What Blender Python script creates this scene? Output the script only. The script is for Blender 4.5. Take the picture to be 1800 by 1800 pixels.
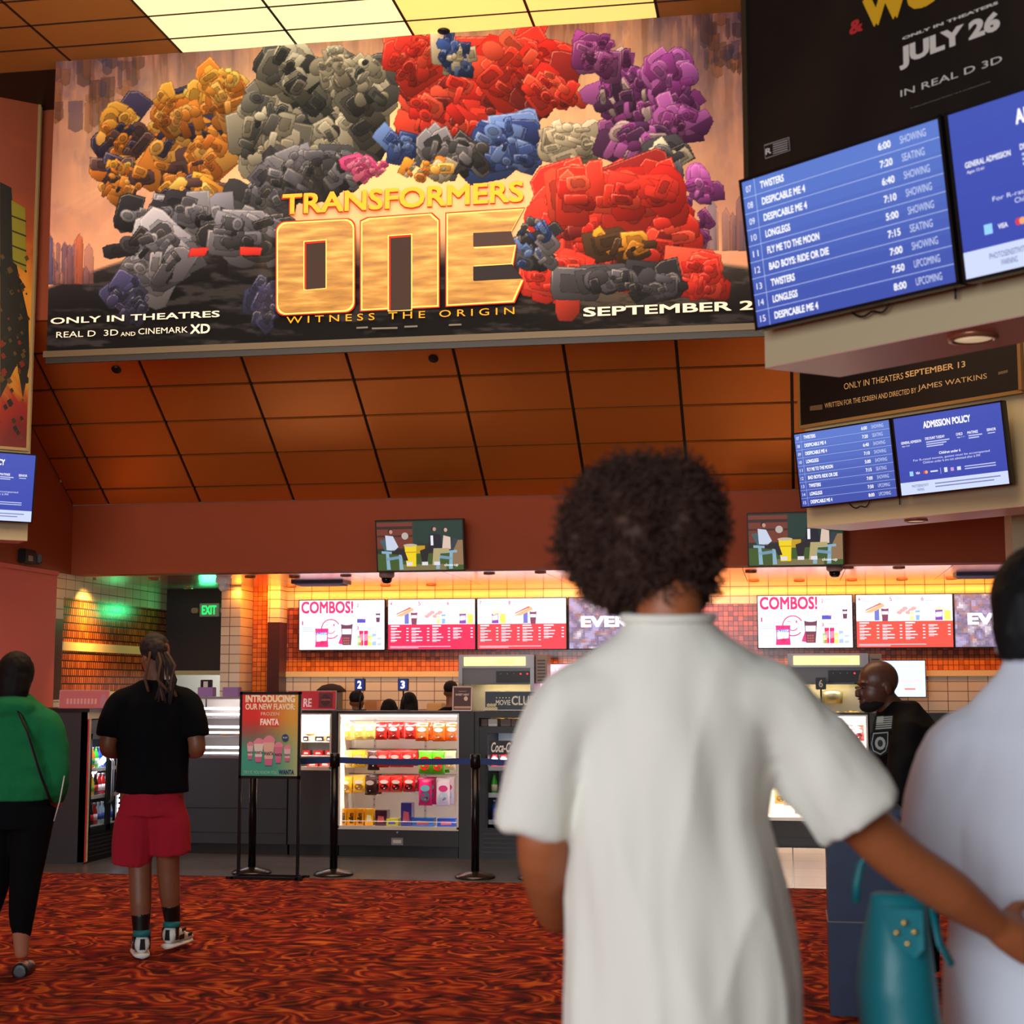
import bpy, bmesh, math, random
from math import sin, cos, tan, atan, radians, pi, sqrt
from mathutils import Vector, Matrix, noise
for o in list(bpy.data.objects): bpy.data.objects.remove(o)
SC = bpy.context.scene; COL = SC.collection
random.seed(7)
# ---------------- camera, world, lights, exposure ----------------
F = 2750.0; YAW = radians(10); PT = atan(310/F); H = 1.53
cd = bpy.data.cameras.new('camera'); cam = bpy.data.objects.new('camera', cd); COL.objects.link(cam)
cam.location = (0, 0, H); cam.rotation_euler = (pi/2+PT, 0, YAW)
cd.sensor_width = 36; cd.lens = 36*F/1800
cd.dof.use_dof = True; cd.dof.focus_distance = 12.2; cd.dof.aperture_fstop = 4.2
SC.camera = cam
SC.view_settings.view_transform = 'Standard'; SC.view_settings.look = 'None'
SC.view_settings.gamma = 1; SC.view_settings.exposure = 0.0; SC.view_settings.use_curve_mapping = False
W = bpy.data.worlds.new('world'); SC.world = W; W.use_nodes = True
W.node_tree.nodes['Background'].inputs[0].default_value = (0.8, 0.62, 0.5, 1)
W.node_tree.nodes['Background'].inputs[1].default_value = 0.07
def area(name, loc, look, sx, sy, power, color, spread=180):
    l = bpy.data.lights.new(name, 'AREA'); l.shape = 'RECTANGLE'; l.size = sx; l.size_y = sy
    l.energy = power; l.color = color; l.spread = radians(spread)
    o = bpy.data.objects.new(name, l); COL.objects.link(o); o.location = loc
    o.rotation_euler = (Vector(look)-Vector(loc)).to_track_quat('-Z', 'Y').to_euler()
    return o
area('daylight_entrance', (-3.0, -5, 2.6), (0.5, 3.2, 1.2), 7, 3.6, 700, (0.86, 0.93, 1.0))
area('lobby_ceiling_warm', (-3, 7.6, 6.4), (-3.2, 11.6, 5.2), 7, 1.2, 96, (1.0, 0.92, 0.84), 120)
area('added_ceiling_fill', (-3.5, 9.0, 4.9), (-4.5, 10.4, 6.6), 6, .4, 34, (1.0, 0.75, 0.42), 160)  # added fill to brighten the bronze ceiling panels, not a real fitting
area('slope_wash', (-3, 9.5, 3.9), (-3.2, 13.9, 3.6), 7, .5, 34, (1.0, 0.7, 0.42), 110)
area('lobby_floor_wash', (-2.5, 9.5, 6.5), (-2.5, 10.0, 0), 8, 2.4, 150, (1.0, 0.68, 0.42), 120)
area('service_ceiling_wash', (-2.2, 15.6, 2.5), (-2.2, 15.6, 0), 7, 0.5, 20, (1.0, 0.72, 0.5))
area('cove_strip', (-1.7, 16.25, 2.58), (-1.7, 16.62, 2.3), 8.5, 0.06, 60, (1.0, 0.34, 0.03))
area('pillar_wash', (-8.2, 10.5, 3.6), (-7.0, 14.0, 1.6), 0.5, 0.5, 6, (1.0, 0.35, 0.4))

def ray(x, y):
    a = (x-900)/F; b = (900-y)/F
    f = cos(PT)-b*sin(PT)
    return Vector((a*cos(YAW)-f*sin(YAW), a*sin(YAW)+f*cos(YAW), sin(PT)+b*cos(PT)))
CP = Vector((0, 0, H))
def hitp(x, y, p, n): d = ray(x, y); return CP+d*((Vector(p)-CP).dot(n)/d.dot(n))
def onY(x, y, Y): return hitp(x, y, (0, Y, 0), Vector((0, 1, 0)))
def onX(x, y, X): return hitp(x, y, (X, 0, 0), Vector((1, 0, 0)))
def onZ(x, y, Z): return hitp(x, y, (0, 0, Z), Vector((0, 0, 1)))

# ---------------- materials ----------------
MATS = {}
def srgb(c):
    return tuple(((v/255)/12.92 if v <= 10 else ((v/255+.055)/1.055)**2.4) for v in c)
def mat(name, c=(128, 128, 128), rough=.5, metal=0, emit=None, es=1, spec=.5, alpha=None, coat=0, noise_amt=0, nscale=20, bump=0, sheen=0):
    if name in MATS: return MATS[name]
    m = bpy.data.materials.new(name); m.use_nodes = True; nt = m.node_tree; b = nt.nodes['Principled BSDF']
    col = srgb(c); b.inputs['Base Color'].default_value = (*col, 1)
    b.inputs['Roughness'].default_value = rough; b.inputs['Metallic'].default_value = metal
    b.inputs['Specular IOR Level'].default_value = spec; b.inputs['Coat Weight'].default_value = coat
    if sheen: b.inputs['Sheen Weight'].default_value = sheen
    if emit: b.inputs['Emission Color'].default_value = (*srgb(emit), 1); b.inputs['Emission Strength'].default_value = es
    if noise_amt or bump:
        tc = nt.nodes.new('ShaderNodeTexCoord'); n = nt.nodes.new('ShaderNodeTexNoise'); n.inputs['Scale'].default_value = nscale
        n.inputs['Detail'].default_value = 5; nt.links.new(tc.outputs['Object'], n.inputs['Vector'])
        if noise_amt:
            mx = nt.nodes.new('ShaderNodeMix'); mx.data_type = 'RGBA'
            mx.inputs[6].default_value = (*[v*(1-noise_amt) for v in col], 1); mx.inputs[7].default_value = (*[min(1, v*(1+noise_amt)) for v in col], 1)
            nt.links.new(n.outputs['Fac'], mx.inputs[0]); nt.links.new(mx.outputs[2], b.inputs['Base Color'])
        if bump:
            bp = nt.nodes.new('ShaderNodeBump'); bp.inputs['Strength'].default_value = bump; bp.inputs['Distance'].default_value = .01
            nt.links.new(n.outputs['Fac'], bp.inputs['Height']); nt.links.new(bp.outputs[0], b.inputs['Normal'])
    MATS[name] = m; return m
def attr_mat(name, es=0, rough=.5, coat=0, noise_amt=0):
    m = bpy.data.materials.new(name); m.use_nodes = True; nt = m.node_tree; b = nt.nodes['Principled BSDF']
    a = nt.nodes.new('ShaderNodeAttribute'); a.attribute_name = 'Col'
    b.inputs['Roughness'].default_value = rough; b.inputs['Coat Weight'].default_value = coat
    if es:
        b.inputs['Base Color'].default_value = (.01, .01, .012, 1)
        nt.links.new(a.outputs['Color'], b.inputs['Emission Color']); b.inputs['Emission Strength'].default_value = es
    else: nt.links.new(a.outputs['Color'], b.inputs['Base Color'])
    MATS[name] = m; return m
PRINT = attr_mat('printed_ink', rough=.45); GLOSSY = attr_mat('glossy_wrapper', rough=.22, coat=.6)
SCREEN = attr_mat('screen_pixels', es=1.05); SCREENHI = attr_mat('bright_screen_pixels', es=1.7); CLOTH = attr_mat('dyed_cloth', rough=.85)
def nodes_of(name, rough=.5, metal=0, spec=.5):
    m = bpy.data.materials.new(name); m.use_nodes = True; nt = m.node_tree; b = nt.nodes['Principled BSDF']
    b.inputs['Roughness'].default_value = rough; b.inputs['Metallic'].default_value = metal; b.inputs['Specular IOR Level'].default_value = spec
    MATS[name] = m; return m, nt, b
def N(nt, t, **k):
    n = nt.nodes.new(t)
    for a, v in k.items():
        if a[0] == '_': setattr(n, a[1:], v)
        else: n.inputs[a.replace('__', ' ')].default_value = v
    return n
def ramp(nt, stops, interp='LINEAR'):
    r = nt.nodes.new('ShaderNodeValToRGB'); r.color_ramp.interpolation = interp; e = r.color_ramp.elements
    while len(e) < len(stops): e.new(.5)
    for i, (p, c) in enumerate(stops): e[i].position = p; e[i].color = (*srgb(c), 1)
    return r
# patterned carpet: stretched flame-like ovals
cm, nt, b = nodes_of('patterned_carpet', .95, 0, .15)
tc = N(nt, 'ShaderNodeTexCoord'); mp = N(nt, 'ShaderNodeMapping'); mp.inputs['Scale'].default_value = (1.0, 1.15, 1)
n1 = N(nt, 'ShaderNodeTexNoise', Scale=3.0, Detail=1.3, Roughness=.5); n1.inputs['Distortion'].default_value = .3
ml = N(nt, 'ShaderNodeMath', _operation='MULTIPLY'); ml.inputs[1].default_value = 4.6
fr = N(nt, 'ShaderNodeMath', _operation='FRACT')
rp = ramp(nt, [(0, (150, 36, 20)), (.16, (190, 88, 34)), (.27, (140, 32, 22)), (.42, (112, 24, 28)), (.5, (70, 22, 24)), (.58, (160, 48, 24)), (.72, (206, 108, 40)), (.8, (130, 34, 22)), (.9, (92, 28, 20)), (1, (150, 36, 20))])
n2 = N(nt, 'ShaderNodeTexNoise', Scale=5.5, Detail=2); r2 = ramp(nt, [(.36, (95, 38, 40)), (.5, (215, 190, 190)), (.66, (255, 255, 235))])
mx = nt.nodes.new('ShaderNodeMix'); mx.data_type = 'RGBA'; mx.blend_type = 'MULTIPLY'; mx.inputs[0].default_value = .85
L = nt.links.new
L(tc.outputs['Object'], mp.inputs[0]); L(mp.outputs[0], n1.inputs['Vector']); L(n1.outputs['Fac'], ml.inputs[0]); L(ml.outputs[0], fr.inputs[0]); L(fr.outputs[0], rp.inputs[0])
L(mp.outputs[0], n2.inputs['Vector']); L(n2.outputs['Fac'], r2.inputs[0]); L(rp.outputs[0], mx.inputs[6]); L(r2.outputs[0], mx.inputs[7]); L(mx.outputs[2], b.inputs['Base Color'])
n3 = N(nt, 'ShaderNodeTexNoise', Scale=260, Detail=2); bp = N(nt, 'ShaderNodeBump', Strength=.5, Distance=.01); L(tc.outputs['Object'], n3.inputs['Vector']); L(n3.outputs['Fac'], bp.inputs['Height']); L(bp.outputs[0], b.inputs['Normal'])
def brick_mat(name, c1, c2, mortar, bw, bh, rough=.3, off=.5, msize=.004, axis='XZ', bias=0, hi=None):
    m, nt, b = nodes_of(name, rough)
    tc = N(nt, 'ShaderNodeTexCoord'); sp = N(nt, 'ShaderNodeSeparateXYZ'); cb = N(nt, 'ShaderNodeCombineXYZ')
    nt.links.new(tc.outputs['Object'], sp.inputs[0]); nt.links.new(sp.outputs[axis[0]], cb.inputs[0]); nt.links.new(sp.outputs[axis[1]], cb.inputs[1])
    br = N(nt, 'ShaderNodeTexBrick'); br.offset = off; br.inputs['Scale'].default_value = 1; br.inputs['Brick Width'].default_value = bw; br.inputs['Row Height'].default_value = bh
    br.inputs['Mortar Size'].default_value = msize; br.inputs['Mortar Smooth'].default_value = .1; br.inputs['Bias'].default_value = bias
    br.inputs['Color1'].default_value = (*srgb(c1), 1); br.inputs['Color2'].default_value = (*srgb(c2), 1); br.inputs['Mortar'].default_value = (*srgb(mortar), 1)
    nt.links.new(cb.outputs[0], br.inputs['Vector']); nt.links.new(br.outputs['Color'], b.inputs['Base Color'])
    bp = N(nt, 'ShaderNodeBump', Strength=.4, Distance=.01); bp.invert = True; nt.links.new(br.outputs['Fac'], bp.inputs['Height']); nt.links.new(bp.outputs[0], b.inputs['Normal'])
    return m
M_tilefloor = brick_mat('grey_floor_tile', (92, 86, 82), (80, 75, 72), (40, 38, 36), .6, .3, .28, .5, .006, 'XY')
M_whitetile = brick_mat('white_wall_tile', (236, 224, 204), (222, 208, 188), (120, 100, 84), .2, .1, .15, 0)
M_whitetileY = brick_mat('white_side_wall_tile', (230, 215, 195), (215, 200, 180), (120, 100, 84), .2, .1, .2, 0, axis='YZ')
M_mosaic = brick_mat('brown_orange_mosaic', (196, 92, 40), (112, 38, 22), (60, 22, 12), .052, .052, .2, 0, .003)
M_mosaicO = brick_mat('orange_mosaic', (246, 134, 34), (180, 70, 20), (110, 40, 10), .052, .052, .2, 0, .003, bias=-.35)
M_mosaicY = brick_mat('orange_scale_mosaic', (226, 120, 36), (170, 74, 22), (60, 24, 8), .045, .075, .25, .5, .007, 'YZ')
def copper(name, c, rough):
    m, nt, b = nodes_of(name, rough, .72)
    b.inputs['Base Color'].default_value = (*srgb(c), 1)
    tc = N(nt, 'ShaderNodeTexCoord'); mp = N(nt, 'ShaderNodeMapping'); mp.inputs['Scale'].default_value = (60, 2, 2)
    n = N(nt, 'ShaderNodeTexNoise', Scale=3, Detail=3); nt.links.new(tc.outputs['Object'], mp.inputs[0]); nt.links.new(mp.outputs[0], n.inputs['Vector'])
    bp = N(nt, 'ShaderNodeBump', Strength=.05, Distance=.01); nt.links.new(n.outputs['Fac'], bp.inputs['Height']); nt.links.new(bp.outputs[0], b.inputs['Normal'])
    return m
M_copper = copper('copper_panel', (222, 130, 56), .36)
M_copperflat = mat('bronze_panel', (176, 122, 56), .6, .2)
M_service = copper('polished_copper_ceiling', (228, 176, 178), .2)
BLK = mat('black_plastic', (10, 10, 12), .4); CHAR = mat('charcoal_laminate', (42, 44, 50), .5, noise_amt=.12, nscale=90)
BLKM = mat('black_metal', (14, 14, 16), .3, .4); CREAM = mat('cream_paint', (206, 190, 150), .6, bump=.1, nscale=150)
MULL = mat('dark_bronze_mullion', (20, 10, 6), .5); STEEL = mat('brushed_steel', (160, 160, 165), .3, .8)
MAROON = mat('maroon_paint', (150, 66, 28), .7, bump=.08, nscale=120); PINK_LIT = mat('pink_lit_maroon', (226, 112, 100), .7, bump=.08, nscale=120)  # second colour: pink light on the lower left wall, put into the paint
WHITE = mat('white_enamel', (240, 236, 226), .4)
m, nt, b = nodes_of('clear_glass', .03); b.inputs['Transmission Weight'].default_value = 1; b.inputs['IOR'].default_value = 1.02
GLASS = m

# ---------------- mesh builder ----------------
class MB:
    def __init__(s): s.v = []; s.f = []; s.m = []; s.c = []; s.sm = []; s.mats = []
    def mi(s, m):
        if m not in s.mats: s.mats.append(m)
        return s.mats.index(m)
    def add(s, vs, fs, m, c=(255, 255, 255), sm=False):
        o = len(s.v); s.v += [tuple(v) for v in vs]; k = s.mi(m)
        for i, f in enumerate(fs):
            s.f.append([o+i for i in f]); s.m.append(k); s.sm.append(sm); s.c.append(c)
    def box(s, x0, x1, y0, y1, z0, z1, m, c=(255, 255, 255), bev=0, M=None):
        if bev:
            bm = bmesh.new(); bmesh.ops.create_cube(bm, size=1)
            for v in bm.verts: v.co = Vector(((x0+x1)/2+v.co.x*(x1-x0), (y0+y1)/2+v.co.y*(y1-y0), (z0+z1)/2+v.co.z*(z1-z0)))
            bmesh.ops.bevel(bm, geom=list(bm.edges), offset=bev, segments=2, affect='EDGES')
            bm.verts.ensure_lookup_table(); vs = [v.co.copy() for v in bm.verts]; fs = [[v.index for v in f.verts] for f in bm.faces]; bm.free()
        else:
            vs = [Vector(p) for p in ((x0, y0, z0), (x1, y0, z0), (x1, y1, z0), (x0, y1, z0), (x0, y0, z1), (x1, y0, z1), (x1, y1, z1), (x0, y1, z1))]
            fs = [(0, 3, 2, 1), (4, 5, 6, 7), (0, 1, 5, 4), (1, 2, 6, 5), (2, 3, 7, 6), (3, 0, 4, 7)]
        if M: vs = [M @ v for v in vs]
        s.add(vs, fs, m, c); return s
    def prism(s, pts, d0, d1, m, c=(255, 255, 255), n=Vector((0, 0, 1))):
        # pts 3D polygon, extruded from offset d0 to d1 along n
        k = len(pts); a = [Vector(p)+n*d0 for p in pts]; bb = [Vector(p)+n*d1 for p in pts]
        fs = [tuple(range(k))[::-1], tuple(range(k, 2*k))]+[(i, (i+1) % k, k+(i+1) % k, k+i) for i in range(k)]
        s.add(a+bb, fs, m, c); return s
    def poly(s, pts, z, m, c):       # flat polygon in local XY at height z
        s.add([(p[0], p[1], z) for p in pts], [tuple(range(len(pts)))], m, c); return s
    def rect(s, x0, y0, x1, y1, z, m, c): return s.poly([(x0, y0), (x1, y0), (x1, y1), (x0, y1)], z, m, c)
    def disc(s, cx, cy, rx, ry, z, m, c, n=24, a0=0, a1=2*pi):
        return s.poly([(cx+rx*cos(a0+(a1-a0)*i/n), cy+ry*sin(a0+(a1-a0)*i/n)) for i in range(n)], z, m, c)
    def ring(s, cx, cy, r, w, z, m, c, a0=0, a1=2*pi, n=28, ry=None):
        ry = ry or r; q = ry/r
        for i in range(n):
            A = a0+(a1-a0)*i/n; B = a0+(a1-a0)*(i+1)/n
            s.poly([(cx+(r-w)*cos(A), cy+(r-w)*q*sin(A)), (cx+r*cos(A), cy+r*q*sin(A)), (cx+r*cos(B), cy+r*q*sin(B)), (cx+(r-w)*cos(B), cy+(r-w)*q*sin(B))], z, m, c)
        return s
    def tube(s, path, rs, m, c=(255, 255, 255), seg=12, cap=True, sm=True):
        path = [Vector(p) for p in path]
        if not isinstance(rs, (list, tuple)): rs = [rs]*len(path)
        vs = []; fs = []; k = len(path); up = None
        for i, p in enumerate(path):
            t = (path[min(i+1, k-1)]-path[max(i-1, 0)]).normalized()
            if up is None: up = t.orthogonal().normalized()
            else: up = (up-t*up.dot(t)).normalized()
            w = t.cross(up); r = rs[i]
            ru, rw = (r if isinstance(r, (list, tuple)) else (r, r))
            for j in range(seg): A = 2*pi*j/seg; vs.append(p+up*cos(A)*ru+w*sin(A)*rw)
        for i in range(k-1):
            for j in range(seg): fs.append((i*seg+j, i*seg+(j+1) % seg, (i+1)*seg+(j+1) % seg, (i+1)*seg+j))
        if cap: fs += [tuple(range(seg))[::-1], tuple(range((k-1)*seg, k*seg))]
        s.add(vs, fs, m, c, sm); return s
    def lathe(s, prof, m, c=(255, 255, 255), seg=20, o=(0, 0, 0), sm=True, ell=1):
        vs = []; fs = []; k = len(prof)
        for r, z in prof:
            for j in range(seg): A = 2*pi*j/seg; vs.append((o[0]+r*cos(A), o[1]+r*sin(A)*ell, o[2]+z))
        for i in range(k-1):
            for j in range(seg): fs.append((i*seg+j, i*seg+(j+1) % seg, (i+1)*seg+(j+1) % seg, (i+1)*seg+j))
        fs += [tuple(range(seg))[::-1], tuple(range((k-1)*seg, k*seg))]
        s.add(vs, fs, m, c, sm); return s
    def ell(s, c0, r, m, c=(255, 255, 255), M=None, nu=20, nv=12):
        prof = []; vs = []; fs = []
        for i in range(nv+1):
            a = -pi/2+pi*i/nv
            for j in range(nu):
                A = 2*pi*j/nu; v = Vector((r[0]*cos(a)*cos(A), r[1]*cos(a)*sin(A), r[2]*sin(a)))
                if M: v = M @ v
                vs.append(v+Vector(c0))
        for i in range(nv):
            for j in range(nu): fs.append((i*nu+j, i*nu+(j+1) % nu, (i+1)*nu+(j+1) % nu, (i+1)*nu+j))
        s.add(vs, fs, m, c, True); return s
    def loft(s, rings, m, c=(255, 255, 255), sm=True):
        # rings: list of lists of points, equal counts
        k = len(rings[0]); vs = [p for r in rings for p in r]
        fs = [(i*k+j, i*k+(j+1) % k, (i+1)*k+(j+1) % k, (i+1)*k+j) for i in range(len(rings)-1) for j in range(k)]
        fs += [tuple(range(k))[::-1], tuple(range((len(rings)-1)*k, len(rings)*k))]
        s.add(vs, fs, m, c, sm); return s
    def text(s, t, x0, y0, x1, y1, z, m, c, bold=.0, mode='fit', shear=0):
        vs, fs, (bx0, by0, bx1, by1) = text_geo(t, -bold if bold < 0 else 0, shear); d = bold*.75 if bold >= .02 else 0
        bx0 -= d; bx1 += d; by0 -= d; by1 += d; sx = (x1-x0)/(bx1-bx0); sy = (y1-y0)/(by1-by0)
        for q_, (ox, oy) in enumerate([(-d, -d), (d, -d), (d, d), (-d, d)] if d else []): s.add([(x0+(v[0]+ox-bx0)*sx, y0+(v[1]+oy-by0)*sy, z-.00015*(q_+1)) for v in vs], fs, m, c)
        s.add([(x0+(v[0]-bx0)*sx, y0+(v[1]-by0)*sy, z) for v in vs], fs, m, c); return s
    def mesh(s, name):
        me = bpy.data.meshes.new(name); me.from_pydata(s.v, [], s.f)
        for m in s.mats: me.materials.append(m)
        me.polygons.foreach_set('material_index', s.m); me.polygons.foreach_set('use_smooth', s.sm)
        ca = me.color_attributes.new('Col', 'FLOAT_COLOR', 'CORNER'); data = []
        for f, c in zip(s.f, s.c):
            if isinstance(c[0], (tuple, list)):
                for q in c: data += [*srgb(q), 1]
            else: data += [*srgb(c), 1]*len(f)
        ca.data.foreach_set('color', data); me.update(); return me
    def build(s, name, parent=None, label=None, M=None):
        o = bpy.data.objects.new(name, s.mesh(name)); COL.objects.link(o)
        if parent: o.parent = parent
        if M: o.matrix_world = M
        if label: o['label'] = label
        return o
TXT = {}
def text_geo(t, bold=0, shear=0):
    k = (t, bold, shear)
    if k in TXT: return TXT[k]
    cu = bpy.data.curves.new('t', 'FONT'); cu.body = t; cu.size = 1; cu.offset = bold; cu.resolution_u = 3; cu.shear = shear
    o = bpy.data.objects.new('t', cu); COL.objects.link(o)
    dg = bpy.context.evaluated_depsgraph_get(); me = bpy.data.meshes.new_from_object(o.evaluated_get(dg))
    vs = [tuple(v.co) for v in me.vertices]; fs = [tuple(p.vertices) for p in me.polygons]
    bpy.data.objects.remove(o); bpy.data.meshes.remove(me); bpy.data.curves.remove(cu)
    xs = [v[0] for v in vs]; ys = [v[1] for v in vs]; TXT[k] = (vs, fs, (min(xs), min(ys), max(xs), max(ys))); return TXT[k]
def tag(o, label, cat, group=None, kind=None):
    if kind: o['kind'] = kind
    if label: o['label'] = label
    if cat: o['category'] = cat
    if group: o['group'] = group
    return o
def thing(name, label, cat, loc=(0, 0, 0), rz=0, group=None, M=None, kind=None):
    o = bpy.data.objects.new(name, None); COL.objects.link(o); o.empty_display_size = .1
    if M: o.matrix_world = M
    else: o.location = loc; o.rotation_euler = (0, 0, rz)
    return tag(o, label, cat, group, kind)
def struct(o, label=None): o['kind'] = 'structure'; o['label'] = label or ''; return o
def dup(r, label=None, M=None, loc=None, group=None):
    c = r.copy(); COL.objects.link(c)
    if M: c.matrix_world = M
    if loc: c.location = loc
    if label: c['label'] = label
    if group: c['group'] = group
    def rec(a, b):
        for ch in list(a.children):
            d = ch.copy(); COL.objects.link(d); d.parent = b; d.matrix_parent_inverse = ch.matrix_parent_inverse; rec(ch, d)
    rec(r, c); return c
class Frame:        # a flat upright (or tilted) plane: local x right, y up, z towards the viewer
    def __init__(s, o, U, V=Vector((0, 0, 1)), tilt=0):
        s.o = Vector(o); s.U = Vector(U).normalized(); V = Vector(V); Nn = s.U.cross(V)
        s.V = V*cos(tilt)+Nn*sin(tilt); s.N = s.U.cross(s.V)
        s.M = Matrix.Translation(s.o) @ Matrix((s.U, s.V, s.N)).transposed().to_4x4()
    def uv(s, x, y): p = hitp(x, y, s.o, s.N)-s.o; return (p.dot(s.U), p.dot(s.V))
    def T(s, mb, t, x0, yb, x1, yt, z, m, c, bold=0, shear=0):   # text box from lower-left to upper-right
        a = s.uv(x0, yb); b = s.uv(x1, yt); mb.text(t, a[0], a[1], b[0], b[1], z, m, c, bold, shear=shear)
    def P(s, mb, pts, z, m, c): mb.poly([s.uv(*p) for p in pts], z, m, c)
WX = (1, 0, 0)
def wallframe(x, y, Y): return Frame(onY(x, y, Y), WX)
# ---------------- room shell ----------------
YF, YB, ZS, ZF, XL, ZC = 14.5, 16.7, 2.65, 3.34, -7.0, 6.6     # fascia, back wall, service ceiling, fascia top, left wall, lobby ceiling
XCOL = [-5.66+.955*i for i in range(-2, 10)]
mb = MB(); mb.box(-12, 8, -6, 12.45, -.1, 0, cm); struct(mb.build('floor'), 'red and orange patterned lobby carpet')
mb = MB(); mb.box(-12, 8, 12.45, 18.5, -.1, .004, M_tilefloor); struct(mb.build('floor'), 'grey tiled floor in front of the concession counter')
mb = MB(); mb.box(-.55, 8, 12.45, 18.5, -.05, .006, brick_mat('pale_floor_tile', (206, 184, 160), (190, 170, 150), (90, 76, 64), .9, .6, .3, 0, .006, 'XY')); struct(mb.build('floor'), 'pale tiled floor right of the counter run')
mb = MB(); mb.box(XL-.3, XL, -6, 14.2, ZS, 7, MAROON); mb.box(XL-.3, XL, -6, 14.2, 0, ZS, PINK_LIT); mb.box(XL-.02, XL+.02, -6, 14.2, ZS-.03, ZS+.01, PINK_LIT)
struct(mb.build('wall_left'), 'maroon left wall with pink light coloured into its lower part')
mb = MB(); mb.box(XL-.3, 8, YF, YF+.25, ZS, ZF, MAROON); mb.box(XL-.3, XL, 14.2, YF, ZS, ZF+.2, MAROON); struct(mb.build('wall_front'), 'maroon fascia above the concession counter')
# sloped copper panels
sa = radians(35); sl = 2.02; rows = [.23+.452*i-.452 for i in range(0, 6)]
def slope(X, s, off=0): return Vector((X, YF-s*cos(sa)-off*sin(sa), ZF+s*sin(sa)-off*cos(sa)))
mb = MB(); mull = MB(); ns = Vector((0, -sin(sa), -cos(sa)))
edges = [0, .235]+[.235+.452*i for i in range(1, 6)]
xs = [XL]+[x for x in XCOL if x > XL+.2]
for i in range(len(xs)-1):
    for j in range(len(edges)-1):
        g = .014
        a, b_, c_, d_ = (slope(xs[i]+g, edges[j]+g), slope(xs[i+1]-g, edges[j]+g), slope(xs[i+1]-g, edges[j+1]-g), slope(xs[i]+g, edges[j+1]-g))
        mb.prism([a, b_, c_, d_], -.02, .006, M_copper, n=ns)
mull.prism([slope(xs[0], 0), slope(xs[-1], 0), slope(xs[-1], edges[-1]), slope(xs[0], edges[-1])], -.06, -.015, MULL, n=ns)
co = mb.build('ceiling'); struct(co, 'sloped copper ceiling panels under the large banner'); struct(mull.build('trim_1'), 'dark joints between sloped copper panels')
top = slope(0, edges[-1])
mb = MB(); mb.box(XL-.3, 8, top.y, top.y+.2, top.z-.05, ZC+.3, MAROON); struct(mb.build('wall_back'), 'maroon upstand behind the banner')
# flat lobby ceiling with luminous panels between the mullions
M_lum = mat('luminous_ceiling_panel', (250, 235, 170), .6, emit=(255, 243, 178), es=.98)
M_lum2 = mat('luminous_ceiling_panel_amber', (250, 225, 140), .6, emit=(248, 214, 118), es=.9)
mb = MB(); lum = MB(); mull = MB(); nrow = 16
for i in range(len(XCOL)-1):
    for j in range(nrow):
        y1 = 11.15-.42*j+(.42 if j == 0 else 0)-(.42 if j else 0)*0; y1 = 11.57-.42*j; y0 = y1-.42
        x0, x1 = XCOL[i]+.012, XCOL[i+1]-.012
        if 3 <= i <= 6 and j < 9: lum.box(x0, x1, y0+.012, y1-.012, ZC, ZC+.02, M_lum if i < 5 else M_lum2)
        else: mb.box(x0, x1, y0+.012, y1-.012, ZC, ZC+.02, M_copperflat)
mull.box(XCOL[0], XCOL[-1], 4.8, top.y+.1, ZC+.021, ZC+.1, MULL)
for x in XCOL: mull.box(x-.009, x+.009, 4.8, 11.6, ZC-.003, ZC+.01, MULL)
for j in range(nrow+1): mull.box(XCOL[0], XCOL[-1], 11.57-.42*j-.008, 11.57-.42*j+.008, ZC-.003, ZC+.01, MULL)
struct(mb.build('ceiling'), 'flat bronze lobby ceiling panels'); struct(lum.build('ceiling'), 'glowing cream ceiling panels above the banner'); struct(mull.build('trim_2'), 'dark joints of the flat lobby ceiling')
# service area
mb = MB()
for i in range(-4, 12):
    for j in range(3):
        x0 = -7.1+.955*(i+4); mb.box(x0+.003, x0+.952, YF+.25+j*.75, YF+.25+(j+1)*.75-.003, ZS, ZS+.02, M_service)
mb.box(-7.3, 8, YF+.25, YB+2, ZS+.02, ZS+.1, MULL)
struct(mb.build('ceiling'), 'glossy copper ceiling over the concession stand')
mb = MB(); xw = -5.48
mb.box(xw, 8, YB, YB+.2, 0, 1.655, M_whitetile); mb.box(xw, 8, YB-.02, YB+.2, 1.655, 1.715, mat('cream_band', (250, 222, 160), .5))
mb.box(xw, 8, YB, YB+.2, 1.715, 1.84, M_mosaicO); mb.box(xw, 8, YB, YB+.2, 1.84, 2.42, M_mosaic); mb.box(xw, 8, YB, YB+.2, 2.42, ZS, M_whitetile)
struct(mb.build('wall_back'), 'tiled back wall behind the menu boards')
mb = MB(); YK = YB+.25     # kitchen pass-through: dark wall above a lit opening, tile piers
mb.box(XL, -6.0, YK, YK+.15, 1.72, ZS, mat('dark_wood_panel', (40, 20, 14), .5, noise_amt=.3)); mb.box(XL, -6.0, YK-.03, YK, 1.68, 1.73, CREAM)
mb.box(XL, -6.0, YK, YK+.15, 0, 1.2, M_whitetile)
struct(mb.build('wall_back'), 'dark panelled wall over the kitchen opening')
mb = MB(); mb.box(-6.1, -5.93, 16.3, YK+.1, 0, ZS, M_whitetile); mb.box(-5.93, -5.88, 16.3, YB, 0, ZS, M_whitetile)
mb.box(-5.62, xw, YB-.25, YB, 0, 2.25, mat('dark_brown_tile', (70, 30, 20), .3)); mb.box(-5.62, xw, YB-.25, YB, 2.25, ZS, M_whitetile)
mb.box(-5.93, -5.6, YB, YB+.2, 0, ZS, M_mosaicO)
struct(mb.build('wall_right'), 'white tiled pier beside the kitchen opening')
mb = MB(); mb.box(XL-1, XL+2.5, 18.6, 18.7, 0, 3, mat('kitchen_wall', (214, 214, 208), .6)); mb.box(-6.35, -5.9, 18.3, 18.5, .9, 1.75, STEEL)
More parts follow.
